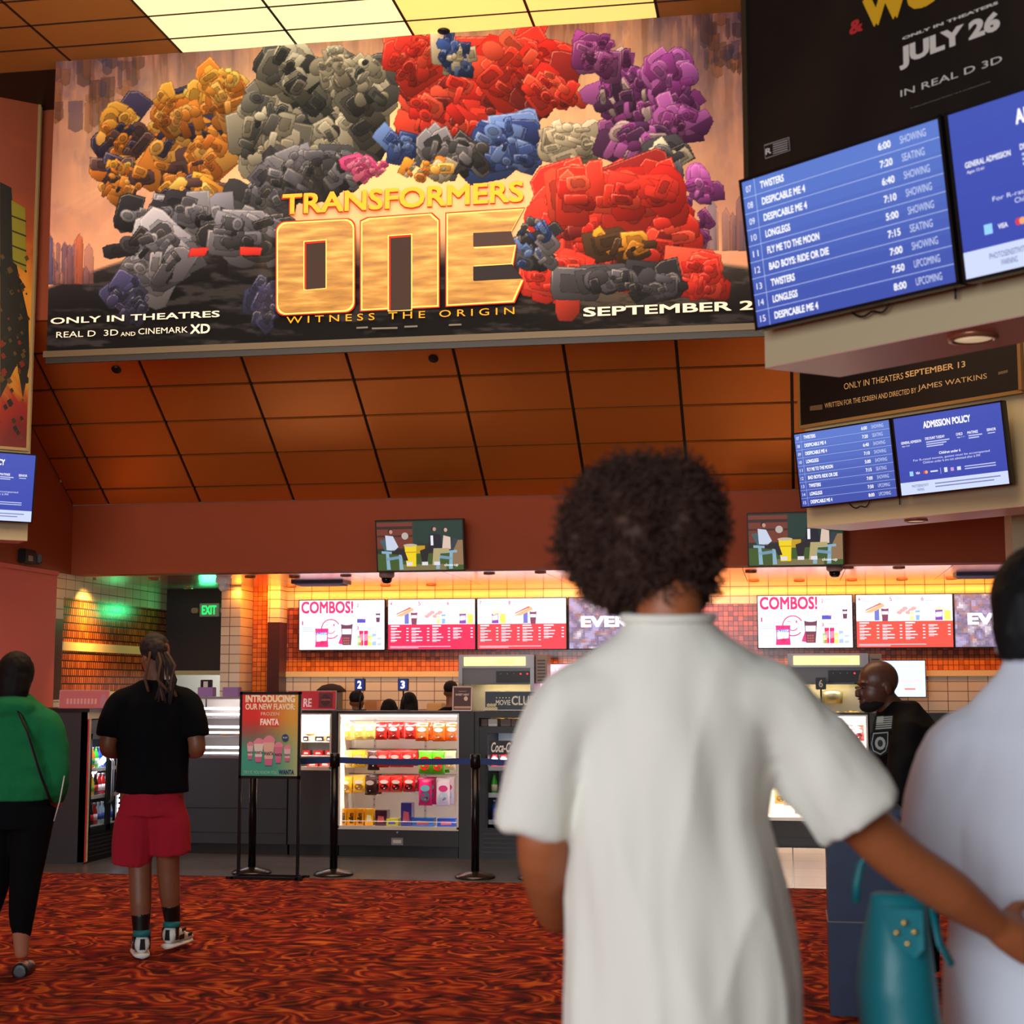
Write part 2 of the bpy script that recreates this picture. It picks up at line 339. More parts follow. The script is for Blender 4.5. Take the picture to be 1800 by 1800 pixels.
struct(mb.build('wall_kitchen'), 'pale kitchen wall seen through the opening')
area('kitchen_lamp', (-6.4, 17.8, 2.5), (-6.4, 18.2, 1), 1, .5, 30, (1, .96, .88))
mb = MB()
mb.box(XL-.2, XL, 14.2, YK, 0, 1.42, M_whitetileY); mb.box(XL-.2, XL+.01, 14.35, YK, 1.42, 1.5, mat('cream_band', (250, 222, 160), .5))
mb.box(XL-.2, XL, 14.2, 14.36, 1.42, 2.2, mat('dark_brown_tile', (70, 30, 20), .3)); mb.box(XL-.2, XL, 14.2, 14.36, 2.2, ZS, M_whitetileY)
mb.box(XL-.2, XL, 14.36, YK, 1.5, 1.9, M_mosaicY); mb.box(XL-.2, XL+.01, 14.36, YK, 1.9, 1.985, mat('cream_band'))
mb.box(XL-.2, XL, 14.36, YK, 1.985, 2.42, M_mosaicY); mb.box(XL-.2, XL, 14.36, YK, 2.42, ZS, M_whitetileY)
struct(mb.build('wall_left'), 'orange scale tiles on the side wall by the exit')
area('left_tile_spot', (-6.75, 14.75, 2.6), (-7, 14.85, 2.0), .12, .12, 9, (1, .55, .1), 90)
# suspended angled blades that carry the posters and showtime screens
UR = Vector((sin(radians(50)), -cos(radians(50)), 0)); UL = Vector((sin(radians(48)), cos(radians(48)), 0)); ZBL = 2.78
PINKU = mat('pale_pink_soffit', (214, 160, 150), .35)
def blade(name, o, U, s0, s1, th, label, zt):
    Nn = U.cross(Vector((0, 0, 1))); mb = MB()
    bk = th if isinstance(th, Vector) else -Nn*th; base = [o+U*s0, o+U*s1, o+U*s1+bk, o+U*s0+bk]
    base = [Vector((p.x, p.y, ZBL)) for p in base]
    mb.prism([p+Vector((0, 0, .004)) for p in base], 0, zt-ZBL, CREAM); mb.prism(base, 0, .004, PINKU)
    return struct(mb.build(name), label)
B1 = onZ(1345, 648, ZBL); B2 = onZ(1419, 928, ZBL); LFT = onZ(48, 951, ZBL)
blade('wall_right', B1, UR, 0, 4.5, Vector((.294, .225, 0)), 'near angled cream wall box carrying a dark poster', 7)
blade('wall_right', B2, UR, 0, 3.2, Vector((.338, .286, 0)), 'far angled cream wall box carrying the black poster', 4.35)
blade('wall_left', LFT, UL, -1.6, 0, .3, 'angled cream wall box carrying the fiery poster', 7)
# pier end right of the far blade
mb = MB(); q = onZ(1783, 925, ZBL); mb.box(q.x-.02, q.x+2.5, q.y, q.y+.4, 0, ZBL+1.6, CREAM); struct(mb.build('wall_right'), 'cream pier at the far right')
mb = MB(); mb.box(.16, .5, 7.72, 8.1, 0, .93, mat('blue_slate_tile', (44, 62, 92), .35, noise_amt=.25, nscale=12)); mb.box(.155, .505, 7.715, 8.105, .43, .436, mat('grout', (120, 116, 110)))
mb.box(.14, .52, 7.7, 8.12, .93, .96, mat('blue_slate_tile'))
tag(mb.build('podium'), 'blue slate tiled podium between the teal bag and the security guard', 'podium')
# recessed downlights
def downlight(loc, r, label, group, on=True):
    t = thing('recessed_light', label, 'light', loc, 0, group)
    a = MB(); a.lathe([(r*.8, .01), (r*.8, -.012), (r, -.012), (r*1.05, 0), (r*1.05, .01)], mat('light_trim', (170, 110, 80), .3, .5)); a.build('trim_ring', t)
    a = MB(); a.lathe([(r*.78, .0), (r*.78, -.006)], mat('lamp_lens', (255, 230, 190), .3, emit=(255, 225, 180), es=1.3 if on else .45)); a.build('lens', t)
    return t
dl = onZ(1710, 592, ZBL); downlight(dl+Vector((0, 0, -.002)), .085, 'recessed light under the near angled wall box at upper right', None, False)
dl = onZ(1610, 914, ZBL); downlight(dl+Vector((0, 0, -.002)), .085, 'recessed light under the far angled wall box above the popcorn screens', None)
spots = [(160, 1017), (271, 1017), (352, 1036), (395, 1016), (440, 1013), (518, 1013), (530, 1034), (608, 1011), (680, 1029), (760, 1028), (860, 1007), (950, 1005), (1320, 1004), (1325, 1020), (1405, 1020), (1497, 1019), (1585, 1018), (1672, 1016), (1490, 997), (1580, 997)]
for i, (x, y) in enumerate(spots):
    p = onZ(x, y, ZS); p.y = min(p.y, YB-.15)
    d = ['over the tiled left wall', 'in front of the exit sign', 'over the left menu boards', 'over the right menu boards'][0 if x < 300 else 1 if x < 470 else 2 if x < 1000 else 3]
    k = [s for s in spots if (s[0] < 300) == (x < 300) and (s[0] < 470) == (x < 470) and (s[0] < 1000) == (x < 1000)]; k = sorted(k).index((x, y))
    downlight(Vector((p.x, p.y, ZS-.004)), .055, 'small recessed light %s, %s from the left' % (d, ['first', 'second', 'third', 'fourth', 'fifth', 'sixth', 'seventh', 'eighth'][k]), 'recessed lights over the concession stand')
for i, (x, y) in enumerate([(565, 1022), (1730, 1008)]):
    p = onZ(x, y, ZS); mb = MB(); mb.box(p.x-.28, p.x+.28, p.y-.16, p.y+.16, ZS-.03, ZS, mat('grille_metal', (60, 56, 80), .4, .3))
    g = mb.build('ceiling_vent'); tag(g, ['square air vent in the ceiling above the left combo board', 'square air vent in the ceiling at far right'][i], 'vent')
    for j in range(6):
        a = MB(); a.box(p.x-.25, p.x+.25, p.y-.13+j*.05, p.y-.12+j*.05, ZS-.045, ZS-.03, mat('slat', (150, 140, 170), .4, .4)); a.build('slat', g)
for i, (x, y, s, pl) in enumerate([(205, 648, 0, 'slope'), (762, 629, 0, 'slope')]):
    q = hitp(x, y, (0, YF, ZF), ns); mb = MB(); mb.ell((0, 0, 0), (.045, .045, .02), BLK); o = mb.build('ceiling_sensor'); o.matrix_world = Matrix.Translation(q+ns*.012) @ ns.to_track_quat('Z', 'Y').to_matrix().to_4x4()
    tag(o, 'small black round sensor on the sloped panels, %s one' % ['left', 'right'][i], 'sensor')
q = onZ(780, 51, ZC); mb = MB(); mb.ell((0, 0, 0), (.05, .05, .02), BLK); o = mb.build('ceiling_sensor'); o.location = (q.x, q.y, ZC-.018); tag(o, 'black round sensor on the glowing ceiling above the banner', 'sensor')
# security cameras
def dome(x, y, label):
    p = onZ(x, y, ZS); t = thing('security_camera', label, 'camera', (p.x, p.y, ZS))
    a = MB(); a.lathe([(.075, 0), (.075, -.035), (.06, -.05)], mat('camera_beige', (190, 170, 160), .4)); a.build('housing', t)
    a = MB(); a.lathe([(.052, -.05), (.05, -.08), (.035, -.1), (.001, -.105)], mat('camera_dome', (24, 20, 26), .15)); a.build('dome', t)
dome(680, 1007, 'dome security camera hanging below the left television'); dome(1467, 995, 'dome security camera hanging below the right television')
p = onZ(393, 1014, ZS); t = thing('security_camera', 'white dome security camera near the green exit sign', 'camera', (p.x, p.y, ZS))
a = MB(); a.box(-.07, .07, -.05, .05, -.07, 0, WHITE, bev=.01); a.build('housing', t); a = MB(); a.ell((0, 0, -.1), (.05, .05, .05), WHITE); a.build('dome', t)
p = onX(45, 978, XL); t = thing('security_camera', 'black twin head emergency light on the left wall below the screen', 'lamp', (XL, p.y, p.z)); t.name = 'emergency_light'
a = MB(); a.box(0, .08, -.16, .06, -.07, .06, BLK, bev=.01); a.build('housing', t)
a = MB(); a.box(.06, .14, .08, .22, -.05, .03, BLK, bev=.01, M=Matrix.Rotation(.4, 4, 'Z')); a.box(.081, .085, -.1, -.02, -.05, .0, mat('lens_grey', (150, 140, 120), .3)); a.build('lamp_head', t)
# ---------------- large banner ----------------
YBN = 11.42
BF = Frame((onY(700, 330, YBN)), WX)
bl, bb = BF.uv(75, 614); br, bt = BF.uv(1325, 15); bl, bb2 = BF.uv(82, 613); br += .35
bt = BF.uv(700, 57)[1]; bb = BF.uv(700, 598)[1]
ban = thing('hanging_banner', 'wide movie banner with gold lettering hung below the glowing ceiling', 'banner', M=BF.M)
PAPER = attr_mat('banner_print', rough=.7); PAPER.node_tree.nodes['Principled BSDF'].inputs['Specular IOR Level'].default_value = .12
def lerp(a, b, t): t = max(0, min(1, t)); return tuple(a[i]+(b[i]-a[i])*t for i in range(3))
import numpy as np
# printed picture: painted in code on a fine vertex grid; abstract metal-plate masses stand in for the artwork
CX0, CY0, CW, CH_ = 50, -10, 1340, 640
def fnoise(sx, sy, seed, octv=4):
    rs = np.random.RandomState(seed); out = np.zeros((CH_, CW)); amp = 1.; tot = 0
    for o_ in range(octv):
        gx_ = max(2, int(CW/sx*2**o_)+2); gy_ = max(2, int(CH_/sy*2**o_)+2); g = rs.rand(gy_, gx_)*2-1
        X_ = np.linspace(0, gx_-1.001, CW); Y_ = np.linspace(0, gy_-1.001, CH_); xi = X_.astype(int); yi = Y_.astype(int); fx = X_-xi; fy = Y_-yi; fx = fx*fx*(3-2*fx); fy = (fy*fy*(3-2*fy))[:, None]
        out += amp*((g[yi][:, xi]*(1-fx)+g[yi][:, xi+1]*fx)*(1-fy)+(g[yi+1][:, xi]*(1-fx)+g[yi+1][:, xi+1]*fx)*fy); tot += amp; amp *= .55
    return out/tot*1.6
GXX, GYY = np.meshgrid(np.arange(CW)+CX0, np.arange(CH_)+CY0)
PXX = (GXX-75)/1250.; PYY = (GYY+(GXX-700)*.06-15)/585.
def mixc(a, b, t): t = np.clip(t, 0, 1)[..., None]; return a*(1-t)+np.array(b, float)*t
n_a = fnoise(160, 160, 1); n_st = fnoise(16, 240, 2); n_f = fnoise(30, 60, 3); n_st2 = fnoise(7, 90, 4, 3)
CV = np.zeros((CH_, CW, 3))+np.array((112, 76, 80.)); CV = mixc(CV, (206, 146, 116), PYY*1.5+n_a*.3)
glow = np.exp(-(((PXX-.5)/.3)**2+((PYY-.45)/.4)**2)); CV = mixc(CV, (244, 190, 136), glow*.95+n_a*.12)
side = np.clip(1.2-glow*1.6, 0, 1)
CV = mixc(CV, (70, 38, 34), np.clip((.5-PYY)*1.6, 0, 1)*np.clip(n_st*1.6+.25, 0, .8)*side); CV = mixc(CV, (230, 150, 110), np.clip(n_st2*1.4-.3, 0, .4)*side*np.clip(.8-PYY, 0, 1))
CV = mixc(CV, (60, 52, 84), np.clip(n_f*1.3-.1, 0, .6)*side*np.clip(.7-PYY, 0, 1)); CV = mixc(CV, (150, 70, 40), np.clip(n_f*-1.5-.3, 0, .5)*side*np.clip(.5-PYY, 0, 1))
edge = np.where(PXX < .26, 505-PXX/.26*115, np.where(PXX > .82, 440+(PXX-.82)*150, 410))
gq = np.clip((GYY-edge)/np.where((PXX < .26) | (PXX > .86), 8., 60.), 0, 1); road = mixc(np.zeros((CH_, CW, 3))+np.array((36, 33, 37.)), (6, 6, 10), (GYY-edge)/90.); road = mixc(road, (74, 70, 72), np.clip(fnoise(60, 14, 8)*1.1-.1, 0, .5))
CV = CV*(1-gq[..., None])+road*gq[..., None]
rnd = random.Random(11)
def plate(pts, c0, c1, rim=None, alpha=1., soft=.8, seam=.5):
    xs_ = [p[0] for p in pts]; ys_ = [p[1] for p in pts]; x0 = max(0, int(min(xs_)-CX0-2)); x1 = min(CW, int(max(xs_)-CX0+3)); y0 = max(0, int(min(ys_)-CY0-2)); y1 = min(CH_, int(max(ys_)-CY0+3))
    if x1 <= x0 or y1 <= y0: return
    X_ = GXX[y0:y1, x0:x1]; Y_ = GYY[y0:y1, x0:x1]; d = np.full(X_.shape, 1e9); m_ = len(pts); ar = sum(pts[i][0]*pts[(i+1) % m_][1]-pts[(i+1) % m_][0]*pts[i][1] for i in range(m_)); sg = 1 if ar > 0 else -1
    for i in range(m_):
        ax, ay = pts[i]; bx_, by_ = pts[(i+1) % m_]; L_ = math.hypot(bx_-ax, by_-ay)+1e-6; d = np.minimum(d, sg*((bx_-ax)*(Y_-ay)-(by_-ay)*(X_-ax))/L_)
    a_ = np.clip(d/soft+.5, 0, 1)*alpha; t = np.clip((Y_-min(ys_))/(max(ys_)-min(ys_)+1e-6)*.75+(X_-min(xs_))/(max(xs_)-min(xs_)+1e-6)*.25, 0, 1)[..., None]
    col_ = np.array(c0, float)*(1-t)+np.array(c1, float)*t; sm_ = np.clip(1-d/1.6, 0, 1)[..., None]*seam; col_ = col_*(1-sm_*.8)
    if rim: rr_ = (np.clip(1-np.abs(d-2.6)/1.2, 0, 1)*np.clip(.6-t[..., 0], 0, 1)*1.6)[..., None]; col_ = col_*(1-np.clip(rr_, 0, 1)*.6)+np.array(rim, float)*np.clip(rr_, 0, 1)*.6
    CV[y0:y1, x0:x1] = CV[y0:y1, x0:x1]*(1-a_[..., None])+col_*a_[..., None]
def halo(cx_, cy_, rx, ry, c, a_): g = np.exp(-(((GXX-cx_)/rx)**2+((GYY-cy_)/ry)**2)); global CV; CV = mixc(CV, c, g*a_)
def mass(cx_, cy_, rx, ry, n, pal, size, ang=None, rim=(255, 236, 200)):
    n = int(n*1.5)
    for k in range(n):
        f_ = k/n; t = rnd.random()*2*pi; r = sqrt(rnd.random())*(1-.12*f_); x = cx_+rx*r*cos(t); y = cy_+ry*r*sin(t); s = size*(1.45-1.12*f_**.8)*(.7+rnd.random()*.6)
        A = (ang if ang is not None else math.atan2(y-cy_, x-cx_)*.5+.6)+rnd.gauss(0, .25)+(pi/2 if rnd.random() < .3 else 0); base = rnd.choice(pal); lf = 1.12-.35*(y-cy_)/max(ry, 1)*.8; el = .32+rnd.random()*.4; ch = rnd.uniform(.15, .45)
        q = [(-1, -el), (1-ch, -el), (1, -el*(1-ch*1.6)), (1, el*.7), (1-ch, el), (-1+ch*.7, el), (-1, el*.4)]
        if rnd.random() < .25: q = [(math.cos(a_)*.8, math.sin(a_)*.62) for a_ in [i*pi/6 for i in range(12)]]
        pts = [(x+s*(u*cos(A)-v*sin(A)), y+s*(u*sin(A)+v*cos(A))) for u, v in q]; hi = tuple(min(255, v*1.12*lf+8) for v in base); lo = tuple(v*.42*lf for v in base)
        plate(pts, hi, lo, rim if rnd.random() < .6 else None)
        if rnd.random() < .5:
            p2 = [(x+(p[0]-x)*.62, y+(p[1]-y)*.55) for p in pts]; plate(p2, tuple(v*.6 for v in hi), tuple(v*.9+10 for v in lo), None, .8, .8, .7)
GOLD = [(206, 124, 44), (184, 102, 34), (224, 152, 70), (206, 124, 44), (74, 52, 52), (50, 44, 66)]; GREY = [(124, 118, 104), (92, 90, 84), (66, 66, 66), (160, 154, 138), (44, 46, 48)]
RED = [(204, 46, 36), (180, 34, 30), (222, 66, 48), (200, 44, 36), (110, 28, 28)]; BLUE = [(48, 70, 134), (34, 48, 100), (80, 104, 160)]; PUR = [(128, 52, 124), (96, 40, 98), (150, 78, 148), (64, 34, 70), (146, 126, 130)]
DRK = [(50, 50, 56), (34, 34, 40), (70, 70, 80), (96, 96, 108)]; SIL = [(170, 160, 140), (130, 122, 108)]
for k in range(46):
    x = rnd.choice((rnd.uniform(76, 150), rnd.uniform(1230, 1330))); h_ = rnd.uniform(14, 90); w_ = rnd.uniform(6, 18); yb_ = 500 if x < 200 else 440; c = rnd.choice([(84, 84, 130), (110, 76, 90), (176, 90, 66), (150, 100, 96)]); plate([(x, yb_-h_), (x+w_*.5, yb_-h_-w_*.8), (x+w_, yb_-h_), (x+w_, yb_), (x, yb_)], tuple(v*1.15 for v in c), tuple(v*.7 for v in c), None, .7)
for k in range(70):
    x = rnd.uniform(1225, 1335) if k % 2 else rnd.uniform(85, 250); y = 80-(x-700)*.066+rnd.uniform(-30, 70); w_ = rnd.uniform(6, 26); h_ = rnd.uniform(8, 50); c = rnd.choice([(70, 44, 50), (96, 56, 44), (60, 52, 88), (150, 84, 50)]); plate([(x, y), (x+w_, y-2), (x+w_, y+h_), (x+w_*.5, y+h_+6), (x, y+h_)], c, tuple(v*.6 for v in c), None, .55)
for a_ in ((310, 240, 150, 130), (560, 220, 150, 120), (830, 180, 170, 120), (1110, 180, 130, 120), (1090, 400, 170, 110)): halo(*a_, (255, 214, 160), .5)
for k in range(26): A = rnd.uniform(.4, 2.7); l_ = rnd.uniform(140, 300); plate([(300, 260), (300+l_*cos(A+.02)*-1, 260+l_*sin(A+.02)*.6), (300+l_*cos(A-.02)*-1, 260+l_*sin(A-.02)*.6)], (250, 200, 160), (230, 160, 130), None, .16, 6, 0)
for a_ in [(325, 250, 66, 88, 60, GOLD, 30), (310, 190, 40, 36, 24, GOLD[:3], 18), (385, 165, 34, 42, 22, GOLD[:3], 26, .9), (215, 240, 36, 46, 26, GOLD, 24, 2.2), (215, 315, 42, 34, 26, GOLD, 20, .4), (330, 345, 56, 36, 24, GOLD[2:], 20),
           (560, 200, 92, 84, 60, GREY, 38, .9), (465, 235, 44, 80, 34, GREY, 34, 1.9), (510, 120, 40, 40, 20, GREY, 28, 2.3), (645, 150, 46, 50, 22, GREY, 28, .9), (590, 115, 30, 34, 16, SIL, 16), (560, 300, 100, 34, 44, DRK, 26), (480, 330, 60, 30, 22, DRK, 22), (648, 288, 32, 22, 14, [(190, 64, 120), (220, 106, 146)], 15, 2.4),
           (800, 190, 92, 70, 56, RED, 38, .5), (725, 100, 38, 38, 18, RED[:4], 28, 2.2), (905, 120, 70, 44, 30, RED[:4], 40, .6), (960, 160, 50, 34, 18, RED, 28, .6), (800, 100, 32, 36, 20, BLUE+SIL[:1], 18, 1.6), (890, 262, 56, 42, 34, BLUE, 30, .1), (705, 256, 28, 22, 14, BLUE, 16), (1000, 250, 46, 36, 24, SIL, 26, 0), (800, 275, 60, 30, 26, DRK, 22), (745, 300, 44, 16, 14, GOLD[:3]+SIL, 14),
           (1110, 180, 62, 72, 46, PUR, 28, 1.2), (1185, 150, 38, 52, 24, PUR[:3], 30, 1.1), (1060, 95, 44, 28, 20, PUR[:3], 18, .2), (1190, 210, 34, 26, 16, PUR[:3], 24), (1120, 250, 50, 34, 24, PUR, 24), (1165, 290, 40, 26, 16, SIL+DRK, 24, 1.2), (1225, 370, 20, 66, 16, PUR[:3], 20, 1.5),
           (1085, 395, 126, 74, 90, RED, 44, .05), (1075, 335, 116, 22, 24, RED[:4], 46, .05), (1110, 430, 56, 18, 10, [(190, 120, 36), (64, 44, 30)], 22, 0), (980, 488, 42, 40, 24, RED[:4], 30, .2), (1234, 482, 32, 34, 18, RED[:4], 28, .2), (1100, 500, 96, 22, 26, DRK[:3], 28, 0), (935, 430, 30, 50, 20, DRK+BLUE, 20, .8),
           (330, 378, 116, 14, 34, DRK+[(120, 120, 132)], 26, .1), (440, 415, 64, 34, 30, DRK, 30, .1), (270, 450, 54, 48, 34, DRK+[(130, 130, 142)], 32, 2.3), (225, 525, 34, 36, 20, [(50, 50, 84), (36, 38, 60)], 20, 2.3), (465, 530, 24, 50, 18, [(48, 48, 88), (36, 38, 66)], 18, 2.0)]: mass(*a_)
for p in ([(335, 436), (368, 434), (360, 450), (330, 452)], [(420, 432), (460, 434), (456, 448), (420, 448)]): plate(p, (220, 60, 48), (150, 30, 28))
for k in range(5): plate([(470, 180), (470+k*70+10, 560), (470+k*70-20, 560)], (255, 230, 190), (255, 230, 190), None, .05, 8, 0)
CV = np.clip(CV, 0, 255)
nx, ny = 920, 420; uu = np.linspace(bl, br, nx+1); vv = np.linspace(bb, bt, ny+1); UU, VV = np.meshgrid(uu, vv)
wx = BF.o.x+UU; wz = BF.o.z+VV-H; rr_ = wx*cos(YAW)+YBN*sin(YAW); ff = -wx*sin(YAW)+YBN*cos(YAW); zc = ff*cos(PT)+wz*sin(PT); uy = -ff*sin(PT)+wz*cos(PT); qx_ = 900+F*rr_/zc; qy_ = 900-F*uy/zc
ix = np.clip(qx_-CX0, 0, CW-1).astype(int); iy = np.clip(qy_-CY0, 0, CH_-1).astype(int); colr = CV[iy, ix]/255.; lin = np.where(colr <= .04045, colr/12.92, ((colr+.055)/1.055)**2.4)
sag = .012*np.sin(UU*1.7+VV)*np.cos(VV*1.1)+.005*np.sin(UU*6.3+np.sin(VV*2))
me = bpy.data.meshes.new('fabric'); co_ = np.stack([UU, VV, sag], -1).reshape(-1, 3); nv = co_.shape[0]; me.vertices.add(nv); me.vertices.foreach_set('co', co_.ravel())
J_, I_ = np.meshgrid(np.arange(ny), np.arange(nx), indexing='ij'); v0 = (J_*(nx+1)+I_).ravel(); fcs = np.stack([v0, v0+1, v0+nx+2, v0+nx+1], -1); nf = fcs.shape[0]
me.loops.add(nf*4); me.loops.foreach_set('vertex_index', fcs.ravel().astype(np.int32)); me.polygons.add(nf); me.polygons.foreach_set('loop_start', (np.arange(nf)*4).astype(np.int32)); me.update(calc_edges=True)
me.polygons.foreach_set('use_smooth', np.ones(nf, bool)); ca = me.color_attributes.new('Col', 'FLOAT_COLOR', 'POINT'); ca.data.foreach_set('color', np.concatenate([lin, np.ones(lin.shape[:2]+(1,))], -1).reshape(-1, 4).astype(np.float32).ravel()); me.materials.append(PAPER); me.validate()
fo = bpy.data.objects.new('fabric', me); COL.objects.link(fo); fo.parent = ban
a = MB(); a.box(bl-.02, br+.02, bb-.03, bb+.02, -.02, .02, mat('banner_rail', (90, 78, 62), .4, .5)); a.box(bl-.02, br+.02, bt-.01, bt+.02, -.015, .015, BLKM)
a.box(bl, br, bb-.08, bb-.03, -.012, .012, BLK); a.build('rail', ban, 'metal rail along the hem')
a = MB()
for x in (419, 998): u = BF.uv(x, 60)[0]; a.tube([(u, bt, 0), (u, ZC-BF.o.z, 0)], .004, BLKM, seg=6)
a.build('hanging_wire', ban)
# lettering
GD = (206, 158, 52)
T = MB(); z0 = .022
def rr(x0, y0, x1, y1, r, tl, n=6):   # rounded box in photo pixels following the line tilt
    pts = []
    for cx, cy, a0 in ((x1-r, y1-r, 0), (x0+r, y1-r, pi/2), (x0+r, y0+r, pi), (x1-r, y0+r, 3*pi/2)):
        for i in range(n+1): A = a0+pi/2*i/n; X = cx+r*cos(A); pts.append((X, cy+r*sin(A)+tl*(X-x0)))
    return pts
TL = -.052
def gold_layers(pts_outer, holes=()):
    def off(p, d):
        cx = sum(q[0] for q in p)/len(p); cy = sum(q[1] for q in p)/len(p)
        return [(q[0]+d*(1 if q[0] > cx else -1), q[1]+d*(1 if q[1] > cy else -1)) for q in p]
    BF.P(T, off(pts_outer, 3), z0, PAPER, (184, 40, 34)); BF.P(T, off(pts_outer, 1.2), z0+.001, PAPER, (250, 214, 120)); BF.P(T, off(pts_outer, -1.5), z0+.002, GOLDP, (200, 152, 50))
    for h in holes:
        BF.P(T, off(h, 2), z0+.003, PAPER, (250, 214, 120)); BF.P(T, off(h, 0), z0+.004, PAPER, (184, 40, 34)); BF.P(T, [(q[0]+(1.5 if i else 1.5), q[1]+2) for i, q in enumerate(off(h, -1.5))], z0+.005, PAPER, (58, 46, 44))
m, nt, b = nodes_of('gold_foil_print', .35, .35)
tc = N(nt, 'ShaderNodeTexCoord'); n1 = N(nt, 'ShaderNodeTexNoise', Scale=7, Detail=3); mp = N(nt, 'ShaderNodeMapping'); mp.inputs['Scale'].default_value = (.5, 3, 1)
r = ramp(nt, [(.25, (124, 82, 26)), (.5, (160, 114, 42)), (.75, (198, 158, 80))]); nt.links.new(tc.outputs['Object'], mp.inputs[0]); nt.links.new(mp.outputs[0], n1.inputs['Vector']); nt.links.new(n1.outputs['Fac'], r.inputs[0]); nt.links.new(r.outputs[0], b.inputs['Base Color'])
GOLDP = m
gold_layers(rr(489, 394, 623, 554, 16, TL), [[(537, 427), (574, 424), (574, 507), (537, 510)]])
gold_layers([(637, 392), (650, 386), (758, 378), (771, 390), (771, 539), (637, 546)], [[(685, 417), (724, 414), (724, 545), (685, 547)]])
gold_layers([(787, 378), (921, 369), (899, 409), (833, 412), (833, 437), (907, 433), (901, 466), (833, 469), (833, 497), (920, 492), (903, 531), (787, 538)])
BF.P(T, [(833, 411), (899, 408), (907, 431), (833, 435)], z0+.004, PAPER, (70, 56, 56)); BF.P(T, [(833, 470), (901, 466), (920, 491), (833, 495)], z0+.004, PAPER, (44, 40, 46))
BF.T(T, 'TRANSFORMERS', 496, 381, 922, 321, z0+.001, PAPER, (178, 44, 30), .035); BF.T(T, 'TRANSFORMERS', 498, 379, 921, 319, z0+.003, PAPER, (246, 178, 58), .028)
T.build('title_lettering', ban, 'gold title lettering'); T = MB()
BF.T(T, 'W I T N E S S   T H E   O R I G I N', 505, 570, 905, 541, z0, PAPER, (240, 160, 40), .012)
WHT = (232, 226, 214)
T.build('tagline_lettering', ban, 'orange tagline'); T = MB()
BF.T(T, 'ONLY IN THEATRES', 91, 571, 388, 547, z0, PAPER, WHT, .02); BF.T(T, 'REAL D  3D', 101, 595, 210, 580, z0, PAPER, WHT, .005)
BF.T(T, 'AND', 214, 592, 240, 584, z0, PAPER, WHT, .01); BF.T(T, 'CINEMARK', 245, 589, 332, 575, z0, PAPER, WHT, .005); BF.T(T, 'XD', 336, 588, 371, 570, z0, PAPER, WHT, .03)
BF.T(T, 'SEPTEMBER 20', 1026, 558, 1352, 528, z0, PAPER, WHT, .03)
for x0, x1, y in ((628, 648, 576), (655, 700, 577), (712, 735, 574), (790, 812, 571)): BF.P(T, [(x0, y), (x1, y-1), (x1, y+2), (x0, y+3)], z0, PAPER, (110, 106, 104))
T.build('release_lettering', ban, 'white release lettering')

# ---------------- posters on the blades ----------------
def bladeframe(o, U, s, z, off=.0, tilt=0):
    Nn = U.cross(Vector((0, 0, 1))); return Frame(Vector((o.x, o.y, 0))+U*s+Nn*off+Vector((0, 0, z)), U, tilt=tilt)
def poster_board(fr, x0, x1, y0, y1, label, m, rim, name='movie_poster'):
    t = thing(name, label, 'poster', M=fr.M); a = MB(); a.box(x0, x1, y0, y1, -.03, 0, m); a.build('print', t)
    a = MB()
    for q in ((x0-.015, x0+.01, y0, y1), (x1-.01, x1+.015, y0, y1), (x0-.015, x1+.015, y0-.015, y0+.01), (x0-.015, x1+.015, y1-.01, y1+.015)): a.box(q[0], q[1], q[2], q[3], -.03, .006, rim)
    a.build('frame', t); return t
def poster_mat(name, stops, sc, dist=1.5, mix=None):
    m, nt, b = nodes_of(name, .45); tc = N(nt, 'ShaderNodeTexCoord'); n = N(nt, 'ShaderNodeTexNoise', Scale=sc, Detail=6); n.inputs['Distortion'].default_value = dist
    sp = N(nt, 'ShaderNodeSeparateXYZ'); r = ramp(nt, stops); nt.links.new(tc.outputs['Object'], n.inputs['Vector'])
    if mix:
        mr = N(nt, 'ShaderNodeMapRange'); mr.inputs['From Min'].default_value = mix[0]; mr.inputs['From Max'].default_value = mix[1]; nt.links.new(tc.outputs['Object'], sp.inputs[0]); nt.links.new(sp.outputs[mix[2]], mr.inputs[0])
        ad = N(nt, 'ShaderNodeMath', _operation='MULTIPLY_ADD'); ad.inputs[1].default_value = .5; nt.links.new(n.outputs['Fac'], ad.inputs[0])
        m2 = N(nt, 'ShaderNodeMath', _operation='MULTIPLY'); m2.inputs[1].default_value = .75; nt.links.new(mr.outputs[0], m2.inputs[0]); nt.links.new(m2.outputs[0], ad.inputs[2]); nt.links.new(ad.outputs[0], r.inputs[0])
    else: nt.links.new(n.outputs['Fac'], r.inputs[0])
    nt.links.new(r.outputs[0], b.inputs['Base Color']); return m
M_brownposter = poster_mat('brown_poster_print', [(.4, (18, 14, 10)), (.58, (34, 25, 14)), (.75, (66, 44, 20))], 1.3, .8)
f1 = bladeframe(B1, UR, 0, 0, .05)
t = poster_board(f1, -.03, 3.4, 3.42, 6.2, 'dark brown movie poster dated July 26 on the near right wall box', M_brownposter, mat('poster_rim', (60, 48, 30), .4))
a = MB(); Z = .003; WH = (222, 216, 204)
f1.T(a, 'WOLVERINE', 1518, 55, 1965, -190, Z, PRINT, (232, 178, 30), .06, 0); f1.T(a, '&', 1494, 63, 1517, 30, Z, PRINT, (196, 48, 52), .04)
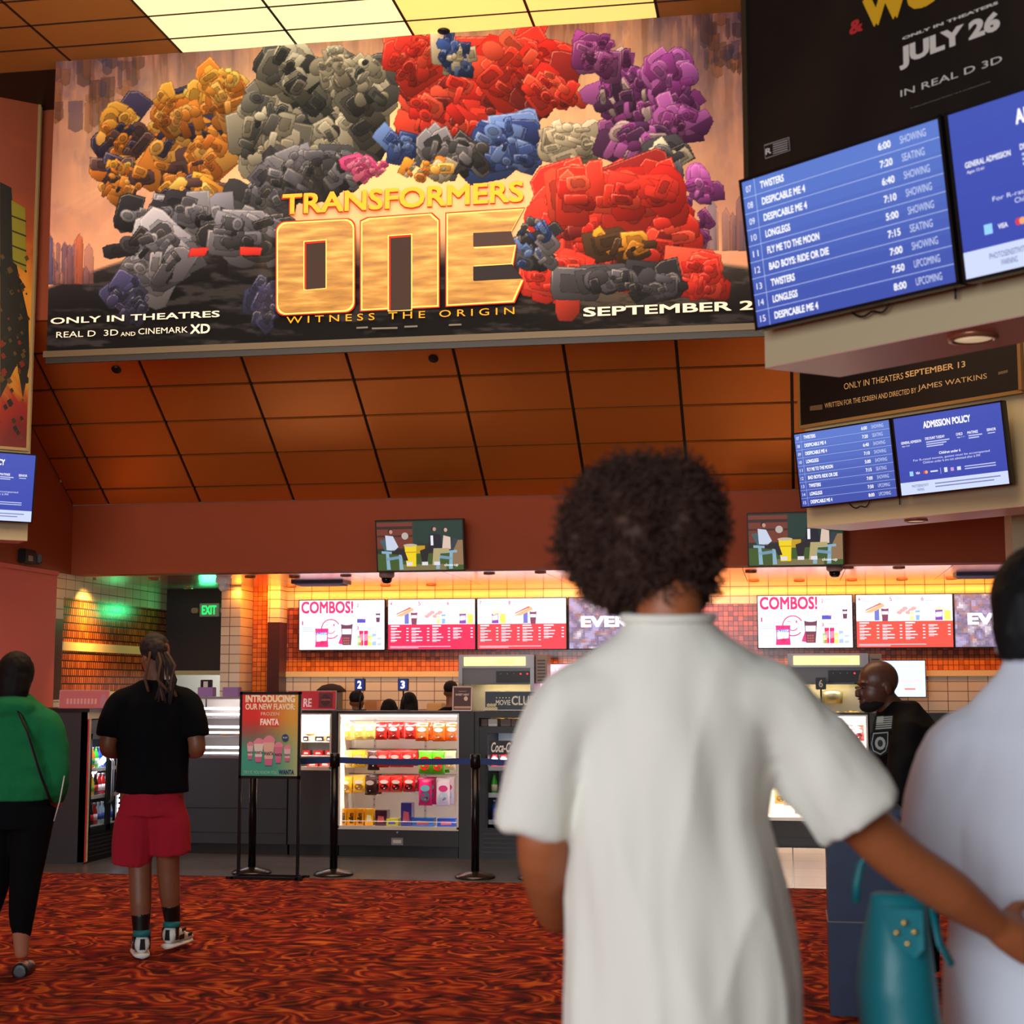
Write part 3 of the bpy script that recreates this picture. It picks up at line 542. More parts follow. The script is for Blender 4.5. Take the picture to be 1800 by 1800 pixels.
f1.T(a, 'ONLY IN THEATERS', 1587, 71, 1755, 2, Z, PRINT, WH, .05, 0); f1.T(a, 'JULY 26', 1582, 125, 1758, 17, Z, PRINT, WH, -.055, 0); f1.T(a, 'IN REAL D 3D', 1584, 171, 1762, 97, Z, PRINT, WH, .015, 0)
f1.T(a, '© 2024 20th Century Studios / © & TM 2024 MARVEL', 1601, 192, 1742, 143, Z, PRINT, (180, 174, 160))
f1.P(a, [(1344, 255), (1388, 241), (1390, 265), (1346, 280)], Z, PRINT, (150, 145, 135)); f1.P(a, [(1345, 257), (1387, 243), (1389, 264), (1347, 278)], Z+.001, PRINT, (30, 25, 18)); f1.T(a, 'R', 1347, 273, 1357, 259, Z+.002, PRINT, WH, .03)
for k in range(5): f1.P(a, [(1360, 254+k*4), (1386, 246+k*4), (1386, 247.5+k*4), (1360, 255.5+k*4)], Z+.002, PRINT, (190, 185, 175))
a.build('lettering', t)
f2 = bladeframe(B2, UR, 0, 0, .04)
t = poster_board(f2, -.02, f2.uv(1792, 650)[0], 3.58, 4.06, 'black movie poster with gold serif lines dated September 13 above the far screens', mat('black_poster', (14, 11, 10), .4), mat('poster_rim_gold', (150, 110, 60), .4))
a = MB(); GO = (214, 176, 118)
f2.T(a, 'ONLY IN THEATERS', 1484, 685, 1588, 655, Z, PRINT, GO, .01); f2.T(a, 'SEPTEMBER 13', 1592, 664, 1697, 634, Z, PRINT, GO, .02)
f2.T(a, 'WRITTEN FOR THE SCREEN AND DIRECTED BY', 1450, 718, 1611, 681, Z, PRINT, GO, .01); f2.T(a, 'JAMES WATKINS', 1614, 689, 1735, 656, Z, PRINT, GO, .0)
f2.P(a, [(1424, 714), (1446, 711), (1446, 720), (1424, 722)], Z, PRINT, (110, 90, 66)); f2.P(a, [(1755, 654), (1772, 650), (1772, 655), (1755, 659)], Z, PRINT, (110, 90, 66))
a.build('lettering', t)
M_fire = poster_mat('fiery_poster_print', [(.2, (110, 16, 14)), (.36, (150, 30, 16)), (.5, (226, 170, 30)), (.62, (232, 150, 34)), (.78, (190, 84, 30)), (.95, (150, 70, 40))], 1.6, 1.2, (3.6, 6.0, 1))
f3 = bladeframe(LFT, UL, 0, 0, .04)
e0 = f3.uv(50, 790); e1 = f3.uv(65, 80)
t = poster_board(f3, -1.45, max(e0[0], e1[0])-.01, e0[1], e1[1], 'fiery red and yellow movie poster on the left wall box', M_fire, mat('poster_rim_pale', (170, 140, 90), .4))
a = MB(); rnd = random.Random(4)
f3.P(a, [(0, 320), (20, 330), (26, 420), (30, 470), (50, 560), (52, 640), (40, 700), (30, 640), (0, 700)], .002, PRINT, (26, 24, 14))
f3.P(a, [(20, 352), (44, 366), (46, 480), (22, 460)], .003, PRINT, (150, 140, 30))
for k in range(4): f3.P(a, [(20, 378+k*26), (46, 388+k*26), (46, 391+k*26), (20, 381+k*26)], .004, PRINT, (50, 44, 16))
for k in range(70):
    x = rnd.uniform(0, 50); y = rnd.uniform(440, 780); s = rnd.uniform(3, 9); f3.P(a, [(x, y), (x+s*.6, y+s), (x-s*.2, y+s*1.6), (x-s*.7, y+s*.5)], .005+k*1e-5, PRINT, rnd.choice([(20, 18, 12), (40, 36, 14), (88, 66, 20), (120, 30, 16)]))
f3.T(a, 'IE LEE', 0, 137, 27, 124, .004, PRINT, (225, 190, 150), .02); f3.T(a, 'RTIS', 1, 150, 21, 138, .004, PRINT, (225, 190, 150), .02)
a.build('printed_scene', t)

# ---------------- showtime and policy screens ----------------
SW, SH = .915, .588
def screen_box(name, label, M, group=None, w=SW, h=SH, th=.06, bz=.012, br=.07):
    t = thing(name, label, 'screen', M=M, group=group)
    a = MB(); a.box(-w/2, w/2, -h/2, h/2, -th, -.004, BLK, bev=.006)
    for q in ((-w/2, w/2, h/2-bz, h/2), (-w/2, w/2, -h/2, -h/2+bz), (-w/2, -w/2+bz, -h/2, h/2), (w/2-bz, w/2, -h/2, h/2)): a.box(*q, -.006, .004, BLK)
    if br: a.box(-.15, .15, -.12, .12, -th-br, -th, BLKM)
    a.build('casing', t); return t
def panel(bz=.012, w=SW, h=SH): return (-w/2+bz, -h/2+bz, w/2-bz, h/2-bz)
def grad(a, x0, y0, x1, y1, z, m, c0, c1, n=10):
    for i in range(n): ya = y0+(y1-y0)*i/n; yb = y0+(y1-y0)*(i+1)/n; a.rect(x0, ya, x1, yb, z, m, lerp(c0, c1, (i+.5)/n))
def norm(a, z=.001):
    x0, y0, x1, y1 = panel()
    def R(u0, v0, u1, v1, c, dz=0, m=SCREEN): a.rect(x0+(x1-x0)*u0, y0+(y1-y0)*v0, x0+(x1-x0)*u1, y0+(y1-y0)*v1, z+dz, m, c)
    def X(t, u0, v0, u1, v1, c=(250, 250, 255), b=.02, dz=.001, m=SCREEN): a.text(t, x0+(x1-x0)*u0, y0+(y1-y0)*v0, x0+(x1-x0)*u1, y0+(y1-y0)*v1, z+dz, m, c, b)
    return R, X
BLU0, BLU1 = (58, 78, 168), (92, 124, 206)
SHOWS = [('07', 'TWISTERS', .13, '6:00', 'SHOWING'), ('08', 'DESPICABLE ME 4', .235, '7:20', 'SEATING'), ('09', 'DESPICABLE ME 4', .235, '6:40', 'SHOWING'), ('10', 'LONGLEGS', .135, '7:10', 'SHOWING'), ('11', 'FLY ME TO THE MOON', .28, '5:00', 'SHOWING'),
         ('12', 'BAD BOYS: RIDE OR DIE', .32, '7:15', 'SEATING'), ('13', 'TWISTERS', .13, '7:00', 'SHOWING'), ('14', 'LONGLEGS', .135, '7:50', 'UPCOMING'), ('15', 'DESPICABLE ME 4', .235, '8:00', 'UPCOMING')]
def make_showtimes(label, M):
    t = screen_box('showtimes_screen', label, M); a = MB(); x0, y0, x1, y1 = panel(); grad(a, x0, y0, x1, y1, 0, SCREEN, BLU0, BLU1); a.build('display', t)
    a = MB(); R, X = norm(a); R(.068, 0, .0705, 1, (180, 196, 240))
    for i, (n, ti, w, tm, st) in enumerate(SHOWS):
        v = 1-(i+1)/9
        if i < 8: R(0, v-.002, 1, v+.002, (180, 196, 240))
        X(n, .02, v+.032, .05, v+.075, b=.01); X(ti, .1, v+.03, .1+w, v+.08, b=.04); X(tm, .715, v+.032, .775, v+.078, b=.03); X(st, .82, v+.032, .94 if st != 'SEATING' else .925, v+.08, (205, 215, 245), 0)
    a.build('lettering', t); return t
def make_policy(label, M):
    t = screen_box('policy_screen', label, M); a = MB(); x0, y0, x1, y1 = panel(); grad(a, x0, y0, x1, y1, 0, SCREEN, (54, 70, 172), (62, 82, 178)); a.build('display', t)
    a = MB(); R, X = norm(a); R(0, 0, 1, .16, (206, 218, 252), -.0005)
    X('PHOTOSENSITIVITY', .11, .085, .27, .12, (50, 60, 120), .01); X('WARNING', .155, .035, .225, .07, (50, 60, 120), .01)
    X('ADMISSION POLICY', .28, .82, .72, .91, b=.05); X('GENERAL ADMISSION', .05, .655, .245, .69, b=.02); X('Ages 12-61', .055, .615, .13, .638, b=0)
    X('DISCOUNT TUESDAY', .285, .67, .47, .705, b=.02); X('CHILD', .575, .67, .635, .705, b=.02); X('Ages 1-11', .58, .635, .65, .655, b=0); X('MATINEE', .68, .67, .775, .705, b=.02); X('SENIOR', .855, .67, .935, .705, b=.02)
    for k in range(3): R(.29, .635-k*.028, .51-.03*k, .65-k*.028, (190, 200, 240))
    for k in range(2): R(.685, .64-k*.028, .81-.03*k, .655-k*.028, (190, 200, 240))
    R(.86, .64, .925, .652, (190, 200, 240)); X('Children under 6', .4, .47, .6, .505, b=.02)
    X('For R-rated movies, guests must be accompanied', .15, .41, .86, .445, (220, 226, 250), 0); X('Children under 6 are not admitted after 6 PM', .24, .375, .77, .405, (220, 226, 250), 0)
    R(.1, .235, .135, .295, (150, 210, 250)); X('VISA', .16, .25, .2, .28); a.disc(x0+(x1-x0)*.245, y0+(y1-y0)*.265, .012, .012, .001, SCREEN, (220, 60, 80)); a.disc(x0+(x1-x0)*.262, y0+(y1-y0)*.265, .012, .012, .0015, SCREEN, (240, 170, 120))
    R(.3, .255, .37, .275, (210, 220, 250)); R(.395, .22, .398, .3, (210, 220, 250)); R(.43, .235, .46, .295, (220, 226, 250)); R(.49, .24, .52, .285, (200, 150, 220)); R(.55, .24, .585, .285, (220, 226, 250))
    for k in range(2): R(.62, .27-k*.03, .9, .283-k*.03, (190, 200, 240)); R(.33, .1-k*.04, .93-.06*k, .115-k*.04, (120, 130, 180))
    a.build('lettering', t); return t
TL8 = radians(8)
def scr_frame(o, U, px, py, k):     # k-th screen from the one whose outer edge middle is seen at (px, py)
    fr = bladeframe(o, U, 0, 0, .17); u = fr.uv(px, py)[0]; s = u+(SW/2+k*(SW+.015))*(1 if U is UR else -1); return bladeframe(o, U, s, (3.19 if o is B1 else 3.21), .17, TL8).M
z_s = 3.25
s1 = make_showtimes('large blue showtimes screen tilted below the brown poster', scr_frame(B1, UR, 1314, 452, 0))
p1 = make_policy('blue admission policy screen cut off by the right photo edge', scr_frame(B1, UR, 1314, 452, 1))
s2 = dup(s1, 'small distant showtimes screen below the black poster', scr_frame(B2, UR, 1401, 828, 0)); p2 = dup(p1, 'small distant admission policy screen below the black poster', scr_frame(B2, UR, 1401, 828, 1))
p3 = dup(p1, 'blue policy screen at the left edge beneath the fiery poster', scr_frame(LFT, UL, 61, 858, 0))
def cable(fr, pts, label, r=.004):
    a = MB(); q = []
    for i in range(len(pts)-1):
        for k in range(6): t_ = k/6; q.append(Vector(pts[i]).lerp(Vector(pts[i+1]), t_))
    q.append(Vector(pts[-1]))
    for _ in range(9): q = [q[0]]+[(q[i-1]+q[i]+q[i+1])/3 for i in range(1, len(q)-1)]+[q[-1]]
    a.tube(q, r, BLK, seg=6); o = a.build('dangling_cable', M=fr.M); tag(o, label, 'cable')
for (o, lab) in ((B1, 'black cable loops dangling below the large showtimes screen'), (B2, 'black cable loops dangling below the small distant showtimes screen')):
    fr = bladeframe(o, UR, .45, 2.93, .03)
    cable(fr, [(-.05, .08, 0), (.0, -.02, .01), (.06, -.05, .01), (.1, -.02, .01), (.14, -.05, .01), (.18, -.02, .01), (.2, .08, 0)], lab)
    fr = bladeframe(o, UR, .9, 2.93, .03); cable(fr, [(0, .1, 0), (0, -.05, .005)], lab.replace('cable loops', 'straight cable end').replace('dangling', 'hanging at the middle'))

# ---------------- small televisions ----------------
def tv_scene(a, w, h):
    def R(x0, y0, x1, y1, c, z=.002): a.rect(-w/2+x0*w, -h/2+y0*h, -w/2+x1*w, -h/2+y1*h, z, SCREEN, c)
    def Q(pts, c, z=.003): a.poly([(-w/2+x*w, -h/2+y*h) for x, y in pts], z, SCREEN, c)
    R(0, 0, 1, 1, (34, 44, 34), .0005); R(.3, .55, 1, 1, (24, 54, 46), .001); R(0, .45, .42, .98, (110, 50, 36), .0012); R(0, .84, .42, .9, (52, 30, 28), .0014); R(0, .68, .42, .72, (60, 34, 30), .0014)
    R(0, 0, 1, .34, (60, 84, 34), .0012); R(.88, .1, 1, .6, (140, 110, 76), .0013); R(.25, 0, .8, .12, (120, 110, 70), .0014)
    a.disc(-w/2+.33*w, -h/2+.7*h, .04*w, .05*w*.8, .0016, SCREEN, (180, 170, 160))
    CH = (134, 170, 190)
    for s, x in ((1, .05), (-1, .93)):
        X = lambda v: x+s*v
        Q([(X(-.02), .62), (X(.04), .64), (X(.09), .42), (X(.05), .36)], (60, 90, 96) if s > 0 else (50, 56, 66)); Q([(X(0), .4), (X(.25), .37), (X(.25), .33), (X(0), .35)], CH, .0045)
        for q in (.05, .2): Q([(X(q), .35), (X(q+.035), .35), (X(q+.05), .02), (X(q+.005), .02)], CH, .004)
        Q([(X(.05), .26), (X(.22), .3), (X(.22), .24), (X(.05), .2)], (110, 146, 170), .004)
    Q([(.32, .5), (.46, .5), (.45, .08), (.34, .08)], (236, 206, 20), .005); R(.33, .36, .455, .38, (200, 150, 10), .0055); R(.43, .34, .56, .5, (190, 150, 30), .004)
    a.disc(-w/2+.39*w, -h/2+.51*h, .08*w, .03*h, .006, SCREEN, (190, 176, 150))
    def head(x, y, c=(190, 140, 120)): a.disc(-w/2+x*w, -h/2+y*h, .028*w, .05*h, .007, SCREEN, (30, 22, 22)); a.disc(-w/2+(x+.008)*w, -h/2+(y-.012)*h, .02*w, .04*h, .0075, SCREEN, c)
    Q([(.1, .72), (.19, .7), (.25, .48), (.2, .4), (.11, .42)], (196, 206, 226), .006); head(.16, .8); Q([(.17, .42), (.32, .42), (.36, .2), (.31, .2), (.28, .32), (.17, .33)], (34, 30, 38), .006)
    Q([(.62, .74), (.74, .72), (.76, .44), (.6, .46)], (24, 26, 40), .0055); head(.67, .84); Q([(.63, .7), (.66, .7), (.66, .5), (.63, .5)], (230, 230, 236), .006); Q([(.6, .46), (.5, .4), (.52, .16), (.58, .16), (.6, .34), (.7, .42)], (30, 28, 34), .0058)
    Q([(.78, .7), (.86, .66), (.86, .42), (.76, .42)], (214, 190, 172), .0065); head(.8, .82, (200, 160, 140)); Q([(.84, .44), (.66, .44), (.64, .1), (.7, .1), (.74, .34), (.84, .36)], (176, 160, 110), .0068)
    for x in (.34, .52, .66): R(x, .1, x+.07, .17, (220, 214, 220), .0075)
    a.text('close-up', -w/2+.78*w, -h/2+.06*h, -w/2+.94*w, -h/2+.13*h, .009, SCREEN, (240, 240, 240), .02)
def television(cx, cy, label):
    p = onY(cx, cy, 14.31); fr = Frame(p, Vector((1, -.04, 0)), tilt=radians(10)); w, h = .86, .49
    t = screen_box('television', label, fr.M, 'televisions on the maroon fascia', w, h, .07, .012, 0)
    a = MB(); tv_scene(a, w-.024, h-.024); a.build('display', t)
    a = MB(); a.box(-.05, .05, -.05, .05, -.175, -.07, BLKM); a.build('wall_bracket', t)
television(738, 959, 'small television on the maroon fascia above the left menu boards'); television(1398, 948, 'small television on the maroon fascia partly behind the far angled box')
# ---------------- menu boards ----------------
MK = (238, 20, 96); REDM = (232, 26, 66); YM = YB-.075
BW, BH = .985, .56
def mnorm(a):
    x0, y0, x1, y1 = panel(.01, BW, BH)
    def R(u0, v0, u1, v1, c, z=.001, m=SCREENHI): a.rect(x0+(x1-x0)*u0, y0+(y1-y0)*v0, x0+(x1-x0)*u1, y0+(y1-y0)*v1, z, m, c)
    def X(t, u0, v0, u1, v1, c, b=.02, z=.002, m=SCREENHI): a.text(t, x0+(x1-x0)*u0, y0+(y1-y0)*v0, x0+(x1-x0)*u1, y0+(y1-y0)*v1, z, m, c, b)
    def Q(pts, c, z=.0015, m=SCREENHI): a.poly([(x0+(x1-x0)*u, y0+(y1-y0)*v) for u, v in pts], z, m, c)
    def D(u, v, ru, rv, c, z=.0015): a.disc(x0+(x1-x0)*u, y0+(y1-y0)*v, ru*(x1-x0), rv*(y1-y0), z, SCREENHI, c)
    return R, X, Q, D
def cup(R, Q, D, u, v, w, h, c, lid=(200, 210, 240)):
    Q([(u-w*.5, v+h), (u+w*.5, v+h), (u+w*.36, v), (u-w*.36, v)], c); D(u, v+h, w*.5, h*.08, lid, .002); Q([(u-w*.4, v+h*.75), (u+w*.4, v+h*.75), (u+w*.38, v+h*.5), (u-w*.38, v+h*.5)], (214, 210, 226), .0018)
def pack(R, Q, u, v, w, h, c, c2=(200, 220, 250)):
    Q([(u-w/2, v+h), (u+w/2, v+h), (u+w*.44, v+h*.5), (u+w/2, v), (u-w/2, v), (u-w*.44, v+h*.5)], c); Q([(u-w*.4, v+h*.75), (u+w*.4, v+h*.8), (u+w*.36, v+h*.35), (u-w*.38, v+h*.3)], c2, .0018)
WHS = (236, 244, 255)
def board(name, label, xpx, z, group):
    p = onY(xpx, 1097, YM); fr = Frame(Vector((p.x+BW/2, YM, 2.222)), WX, tilt=radians(2)); t = screen_box(name, label, fr.M, group, BW, BH, .05, .01, 0); return t
def combos(label, xpx):
    t = board('menu_screen', label, xpx, 0, 'menu screens over the counter'); a = MB(); R, X, Q, D = mnorm(a); R(0, 0, 1, 1, WHS, 0); a.build('display', t)
    a = MB(); R, X, Q, D = mnorm(a); x0, y0, x1, y1 = panel(.01, BW, BH)
    X('COMBOS!', .02, .735, .635, .985, MK, .04)
    a.ring(x0+.37*(x1-x0), y0+.42*(y1-y0), .11, .012, .0015, SCREENHI, MK, .5, 5.6); a.ring(x0+.37*(x1-x0), y0+.42*(y1-y0), .055, .01, .0015, SCREENHI, MK, 3.5, 5.9)
    D(.41, .5, .008, .03, MK); R(.31, .5, .345, .512, MK, .002)
    pack(R, Q, .265, .05, .16, .38, (224, 40, 110), (214, 236, 255)); D(.27, .14, .03, .04, (190, 30, 80), .002); X('sweets', .2, .3, .33, .37, (60, 90, 190), .02, .0025)
    cup(R, Q, D, .56, .09, .14, .44, (92, 48, 70)); Q([(.46, .12), (.5, .32), (.52, .32), (.52, .1)], (226, 40, 110), .0014)
    for k in range(9): D(.53+.025*(k % 3), .13+.05*(k//3), .012, .018, (150, 80, 70), .003)
    X('1', .03, .5, .045, .585, MK); X('2', .675, .86, .7, .93, MK); X('3', .675, .4, .7, .47, MK)
    for k in range(3): R(.03, .44-k*.035, .15+.01*k, .455-k*.035, (150, 170, 210)); R(.72, .92-k*.03, .83-k*.01, .932-k*.03, (150, 160, 200)); R(.73, .45-k*.03, .85-k*.01, .462-k*.03, (150, 160, 200))
    a.ring(x0+.77*(x1-x0), y0+.69*(y1-y0), .048, .004, .0015, SCREENHI, (238, 90, 130)); R(.68, .54, .78, .62, (60, 70, 170)); cup(R, Q, D, .925, .55, .055, .19, (90, 50, 80))
    for u, h, c in ((.71, .2, (130, 190, 90)), (.73, .3, (220, 30, 80)), (.785, .3, (226, 30, 90)), (.83, .2, (244, 220, 90)), (.88, .24, (150, 170, 210)), (.94, .16, (170, 180, 200))): pack(R, Q, u, .08, .05, h, c, lerp(c, (255, 255, 255), .4))
    for k in range(8): D(.44+.018*k, .66+.012*(k % 3), .012, .014, (246, 214, 170))
    a.build('printed_menu', t); return t
def listing(label, xpx, nums, redc, seed):
    t = board('menu_screen', label, xpx, 0, 'menu screens over the counter'); a = MB(); R, X, Q, D = mnorm(a); R(0, .5, 1, 1, WHS, 0); R(0, 0, 1, .5, redc, 0, SCREEN if 0 else SCREENHI); a.build('display', t)
    a = MB(); R, X, Q, D = mnorm(a); rnd = random.Random(seed)
    for i, n in enumerate(nums):
        u = .02+.33*i; X(n, u, .88, u+.025, .96, MK)
        for k in range(3): R(u+.045, .95-k*.035, u+.12+.02*rnd.random(), .962-k*.035, (150, 160, 205))
        kind = (seed+i) % 3; uc = u+.2
        if kind == 0:
            pack(R, Q, uc-.02, .51, .08, .2, (120, 60, 150)); R(uc+.035, .51, uc+.1, .7, (246, 222, 90)); D(uc-.01, .73, .05, .07, (250, 226, 170))
            for k in range(7): D(uc-.05+.018*k, .75+.02*(k % 3), .014, .022, (255, 236, 190), .002)
        elif kind == 1:
            Q([(uc-.14, .66), (uc-.1, .7), (uc+.06, .84), (uc+.08, .78), (uc-.06, .66)], (222, 160, 120)); Q([(uc-.13, .69), (uc+.05, .83), (uc+.03, .85), (uc-.12, .72)], (190, 80, 70), .002); cup(R, Q, D, uc+.08, .5, .08, .25, (110, 50, 80)); R(uc-.03, .51, uc+.02, .74, (90, 100, 180), .0012)
        else:
            for k in range(6): D(uc-.1+.03*k, .66+.04*(k % 3), .03, .035, (214, 150, 150)); 
            cup(R, Q, D, uc+.09, .51, .05, .2, (120, 160, 210)); cup(R, Q, D, uc+.03, .51, .045, .17, (236, 220, 120))
    for i, (u, w) in enumerate(((.03, .2), (.27, .2), (.51, .2), (.75, .22))):
        if i % 2 == 0 or seed > 1: R(u, .455, u+w*.5, .478, (255, 240, 246))
        for k in range(5 if i < 3 else 4):
            v = .41-k*.06; R(u, v, u+w*(.35+.3*rnd.random()), v+.018, (255, 226, 234)); R(u+w-.02, v, u+w+.005, v+.018, (255, 226, 234)); R(u, v-.022, u+w*.25, v-.013, (250, 190, 205))
    R(.02, .05, .72, .062, (250, 190, 205)); R(.02, .025, .35, .035, (250, 190, 205))
    a.build('printed_menu', t); return t
def every(label, xpx, seed):
    t = board('advert_screen', label, xpx, 0, 'menu screens over the counter'); a = MB(); x0, y0, x1, y1 = panel(.01, BW, BH); n = 46; m_ = 26
    for i in range(n):
        for j in range(m_):
            u = x0+(x1-x0)*i/n; v = y0+(y1-y0)*j/m_
            q = noise.fractal(Vector((u*7+seed, v*7, v*3)), .8, 2, 4); q2 = noise.noise(Vector((u*14, v*22+seed, 2)))
            c = lerp((190, 176, 220), (90, 70, 96), .5+q); c = lerp(c, (196, 120, 96), max(0, q2*1.3)); c = lerp(c, (246, 232, 250), max(0, q*1.2-.1))
            a.rect(u, v, u+(x1-x0)/n, v+(y1-y0)/m_, 0, SCREEN, c)
    a.build('display', t); a = MB(); R, X, Q, D = mnorm(a); X('EVERY', .13, .42, .8, .64, (250, 246, 255), .06, .002, SCREENHI); a.build('lettering', t); return t
combos('left combo menu screen in front of the white number signs', 525); listing('menu screen with items four to six over the candy case', 681, '456', (226, 28, 74), 1)
listing('menu screen with items seven and eight over the left popcorn machine', 838, '78', (226, 52, 66), 3); every('purple and brown advert screen half hidden by the curly hair', 999, 1)
combos('right combo menu screen between curly hair and the guard', 1331); listing('red and white menu screen above the security guard', 1504, '456', (230, 70, 60), 1); every('purple and brown advert screen cut off by the black hair at right', 1677, 5)

# ---------------- counters and cases ----------------
YC = 14.07
def cx(px, Y=YC): return onY(px, 1400, Y).x
TOPZ = 1.322
def counter(x0, x1, y0, y1, z1, label, kick=.1):
    t = thing('concession_counter', label, 'counter', ((x0+x1)/2, y0, 0)); w = (x1-x0)/2; d = y1-y0
    a = MB(); a.box(-w, w, 0, d, kick, z1, CHAR, bev=.004); 
    a.build('body', t); a = MB(); a.box(-w, w, .04, d, 0, kick, BLK); a.build('kick_plate', t)
    a = MB(); a.box(-w, w, -.004, .0, z1*.48, z1*.48+.006, BLK); a.box(-w, w, -.004, 0, .2, .204, BLK); a.build('panel_joint', t); return t
xA, xB, xC, xD, xE = cx(300), cx(424), cx(583), cx(592), cx(808)
counter(-6.05, cx(505)-.005, YC, YC+.6, .88, 'charcoal counter behind the flavour poster and the man in red shorts')
counter(cx(836)-.0+.9, cx(1290, YC), YC, YC+.6, TOPZ-.0, 'charcoal counter hidden behind the person in the white tee')
for i, (x0, x1, lab) in enumerate([(xC, xD, 'narrow charcoal post left of the candy case'), (xE, cx(834), 'wide charcoal post between candy case and drinks cooler')]):
    a = MB(); a.box(x0, x1, YC-.03, YC+.6, 0, TOPZ, CHAR, bev=.004); tag(a.build('counter_post'), lab, 'post')
LITW = mat('lit_white_interior', (255, 250, 240), .5)
TUBE = mat('light_tube', (255, 250, 255), .4, emit=(255, 246, 250), es=6)
ALU = mat('pale_aluminium_edge', (222, 214, 204), .35, .3)
def display_case(name, x0, x1, zg, label, Y=YC, zt=TOPZ, power=34, depth=.5, tray=True):
    t = thing(name, label, 'display case', ((x0+x1)/2, Y, 0)); w = (x1-x0)/2-.008
    a = MB(); a.box(-w, w, 0, depth+.05, 0.1, zg, CHAR, bev=.004); a.box(-w+.01, w-.01, .03, depth, 0, .1, BLK); a.box(-w, w, -.003, 0, .104, .108, BLK); a.build('base', t)
    a = MB(); a.box(-w, w, depth, depth+.05, zg, zt, LITW); a.box(-w, -w+.02, .02, depth, zg, zt, LITW); a.box(w-.02, w, .02, depth, zg, zt, LITW); a.box(-w, w, .02, depth, zg, zg+.015, LITW); a.build('interior', t)
    a = MB()
    for x in (-w, w-.018): a.box(x, x+.018, -.005, .02, zg, zt-.02, ALU)
    a.box(-w, w, -.005, .02, zg-.01, zg+.022, ALU); a.box(-w, w, -.006, .02, zt-.035, zt-.018, ALU); a.build('door_frame', t)
    a = MB(); a.box(-w-.005, w+.005, -.02, depth+.05, zt-.018, zt, BLK, bev=.004); a.build('top', t)
    a = MB(); a.box(-w+.03, w-.03, .03, .06, zt-.05, zt-.02, TUBE); a.build('light_tube', t)
    a = MB()
    for x in ([-w*.62, w*.25] if w > .3 else []):
        a.box(x-.012, x+.012, depth-.008, depth, zg+.05, zt-.08, ALU)
        for k in range(14): a.box(x-.003, x+.003, depth-.01, depth-.007, zg+.12+k*.05, zg+.135+k*.05, BLK)
    if w > .3: a.build('shelf_track', t)
    area('case_lamp', ((x0+x1)/2, Y+.07, zt-.06), ((x0+x1)/2, Y+.35, zg+.1), 2*w-.1, .04, power, (1, .9, .84)); return t, w
zg = onY(700, 1457, YC).z
case, cw = display_case('candy_case', xD, xE, zg, 'brightly lit glass candy case full of hanging candy bags')
a = MB(); a.ell((0, -.005, zg-.035), (.012, .008, .012), STEEL); a.build('lock', case); a = MB(); a.box(-.055, .055, -.01, 0, zg-.145, zg-.08, STEEL); a.box(-.038, .038, -.012, -.009, zg-.128, zg-.098, mat('inset_card', (196, 200, 190), .4)); a.build('handle_plate', case)
for k, zr in enumerate((onY(700, 1269, YC+.25).z, onY(700, 1319, YC+.25).z, onY(700, 1363, YC+.25).z)):
    a = MB()
    a.tube([(-cw+.02, .3, zr+.01), (cw-.02, .3, zr+.01)], .005, STEEL, seg=6); a.build('hanging_rail', case)
a = MB(); a.tube([(-cw+.02, .06, zg+.06), (cw-.02, .06, zg+.06)], .004, WHITE, seg=6); a.build('tray_rail', case)
a = MB(); a.box(-cw+.018, cw-.018, .004, .008, zg+.02, TOPZ-.036, GLASS); a.build('glass_door', case)
case2, w2 = display_case('snack_case', cx(505), xC, onY(550, 1352, YC).z, 'narrow white lit snack case right of the flavour poster', power=9)
# second candy case, further right
Y2 = onZ(1400, 1491, 0).y; x20, x21 = onY(1290, 1400, Y2).x, onY(1530, 1400, Y2).x
zt2 = onY(1490, 1253, Y2).z; zg2 = onY(1400, 1441, Y2).z
case3, cw3 = display_case('candy_case', x20, x21, zg2, 'lit candy case seen under the outstretched arm', Y2, zt2, 26, .42)
counter(x21+.01, x21+2.6, Y2, Y2+.48, zt2, 'charcoal counter behind the security guard')
# bakery case on the left counter
zb0, zb1 = .885, 1.45; bx0, bx1 = cx(318), cx(500)
t = thing('bakery_case', 'glass bakery case with glowing shelf tubes left of the flavour poster', 'display case', ((bx0+bx1)/2, YC, zb0)); w = (bx1-bx0)/2
a = MB(); a.box(-w, w, .5, .54, 0, zb1-zb0, mat('pale_steel_back', (200, 190, 180), .4)); a.box(-w, w, .02, .54, -.003, .02, STEEL); a.build('back_panel', t)  # back panel in one even pale warm grey
a = MB(); a.box(-w, w, 0, .54, zb1-zb0-.02, zb1-zb0, STEEL, bev=.004); a.build('top', t)
for k, z in enumerate((.0, .19, .36)):
    if z: a = MB(); a.box(-w+.01, w-.01, .08, .5, z, z+.015, STEEL); a.build('shelf', t)
    a = MB()
    for q in ((.035, .045), (.085, .1)): a.box(-w+.02, w-.02, .02, .035, z+q[0], z+q[1]+.008, TUBE)
    a.build('light_tube', t)
a = MB(); a.box(-w, w, .0, .006, .0, zb1-zb0-.02, GLASS); a.build('glass_front', t)
rnd = random.Random(3)
for k in range(7):
    a = MB(); a.ell((0, 0, .018), (.05, .03, .02), mat('pastry', (190, 120, 60), .5)); o = a.build('pastry'); o.location = (bx0+.35+k*.14, YC+.18, zb0+.205)
    tag(o, 'golden pastry on the middle shelf of the bakery case, %s from the left' % ['first', 'second', 'third', 'fourth', 'fifth', 'sixth', 'seventh'][k], 'pastry', 'pastries in the bakery case')
area('bakery_lamp', ((bx0+bx1)/2, YC+.05, zb1-.08), ((bx0+bx1)/2, YC+.4, 1.0), 1.0, .05, 6, (1, .93, .95))
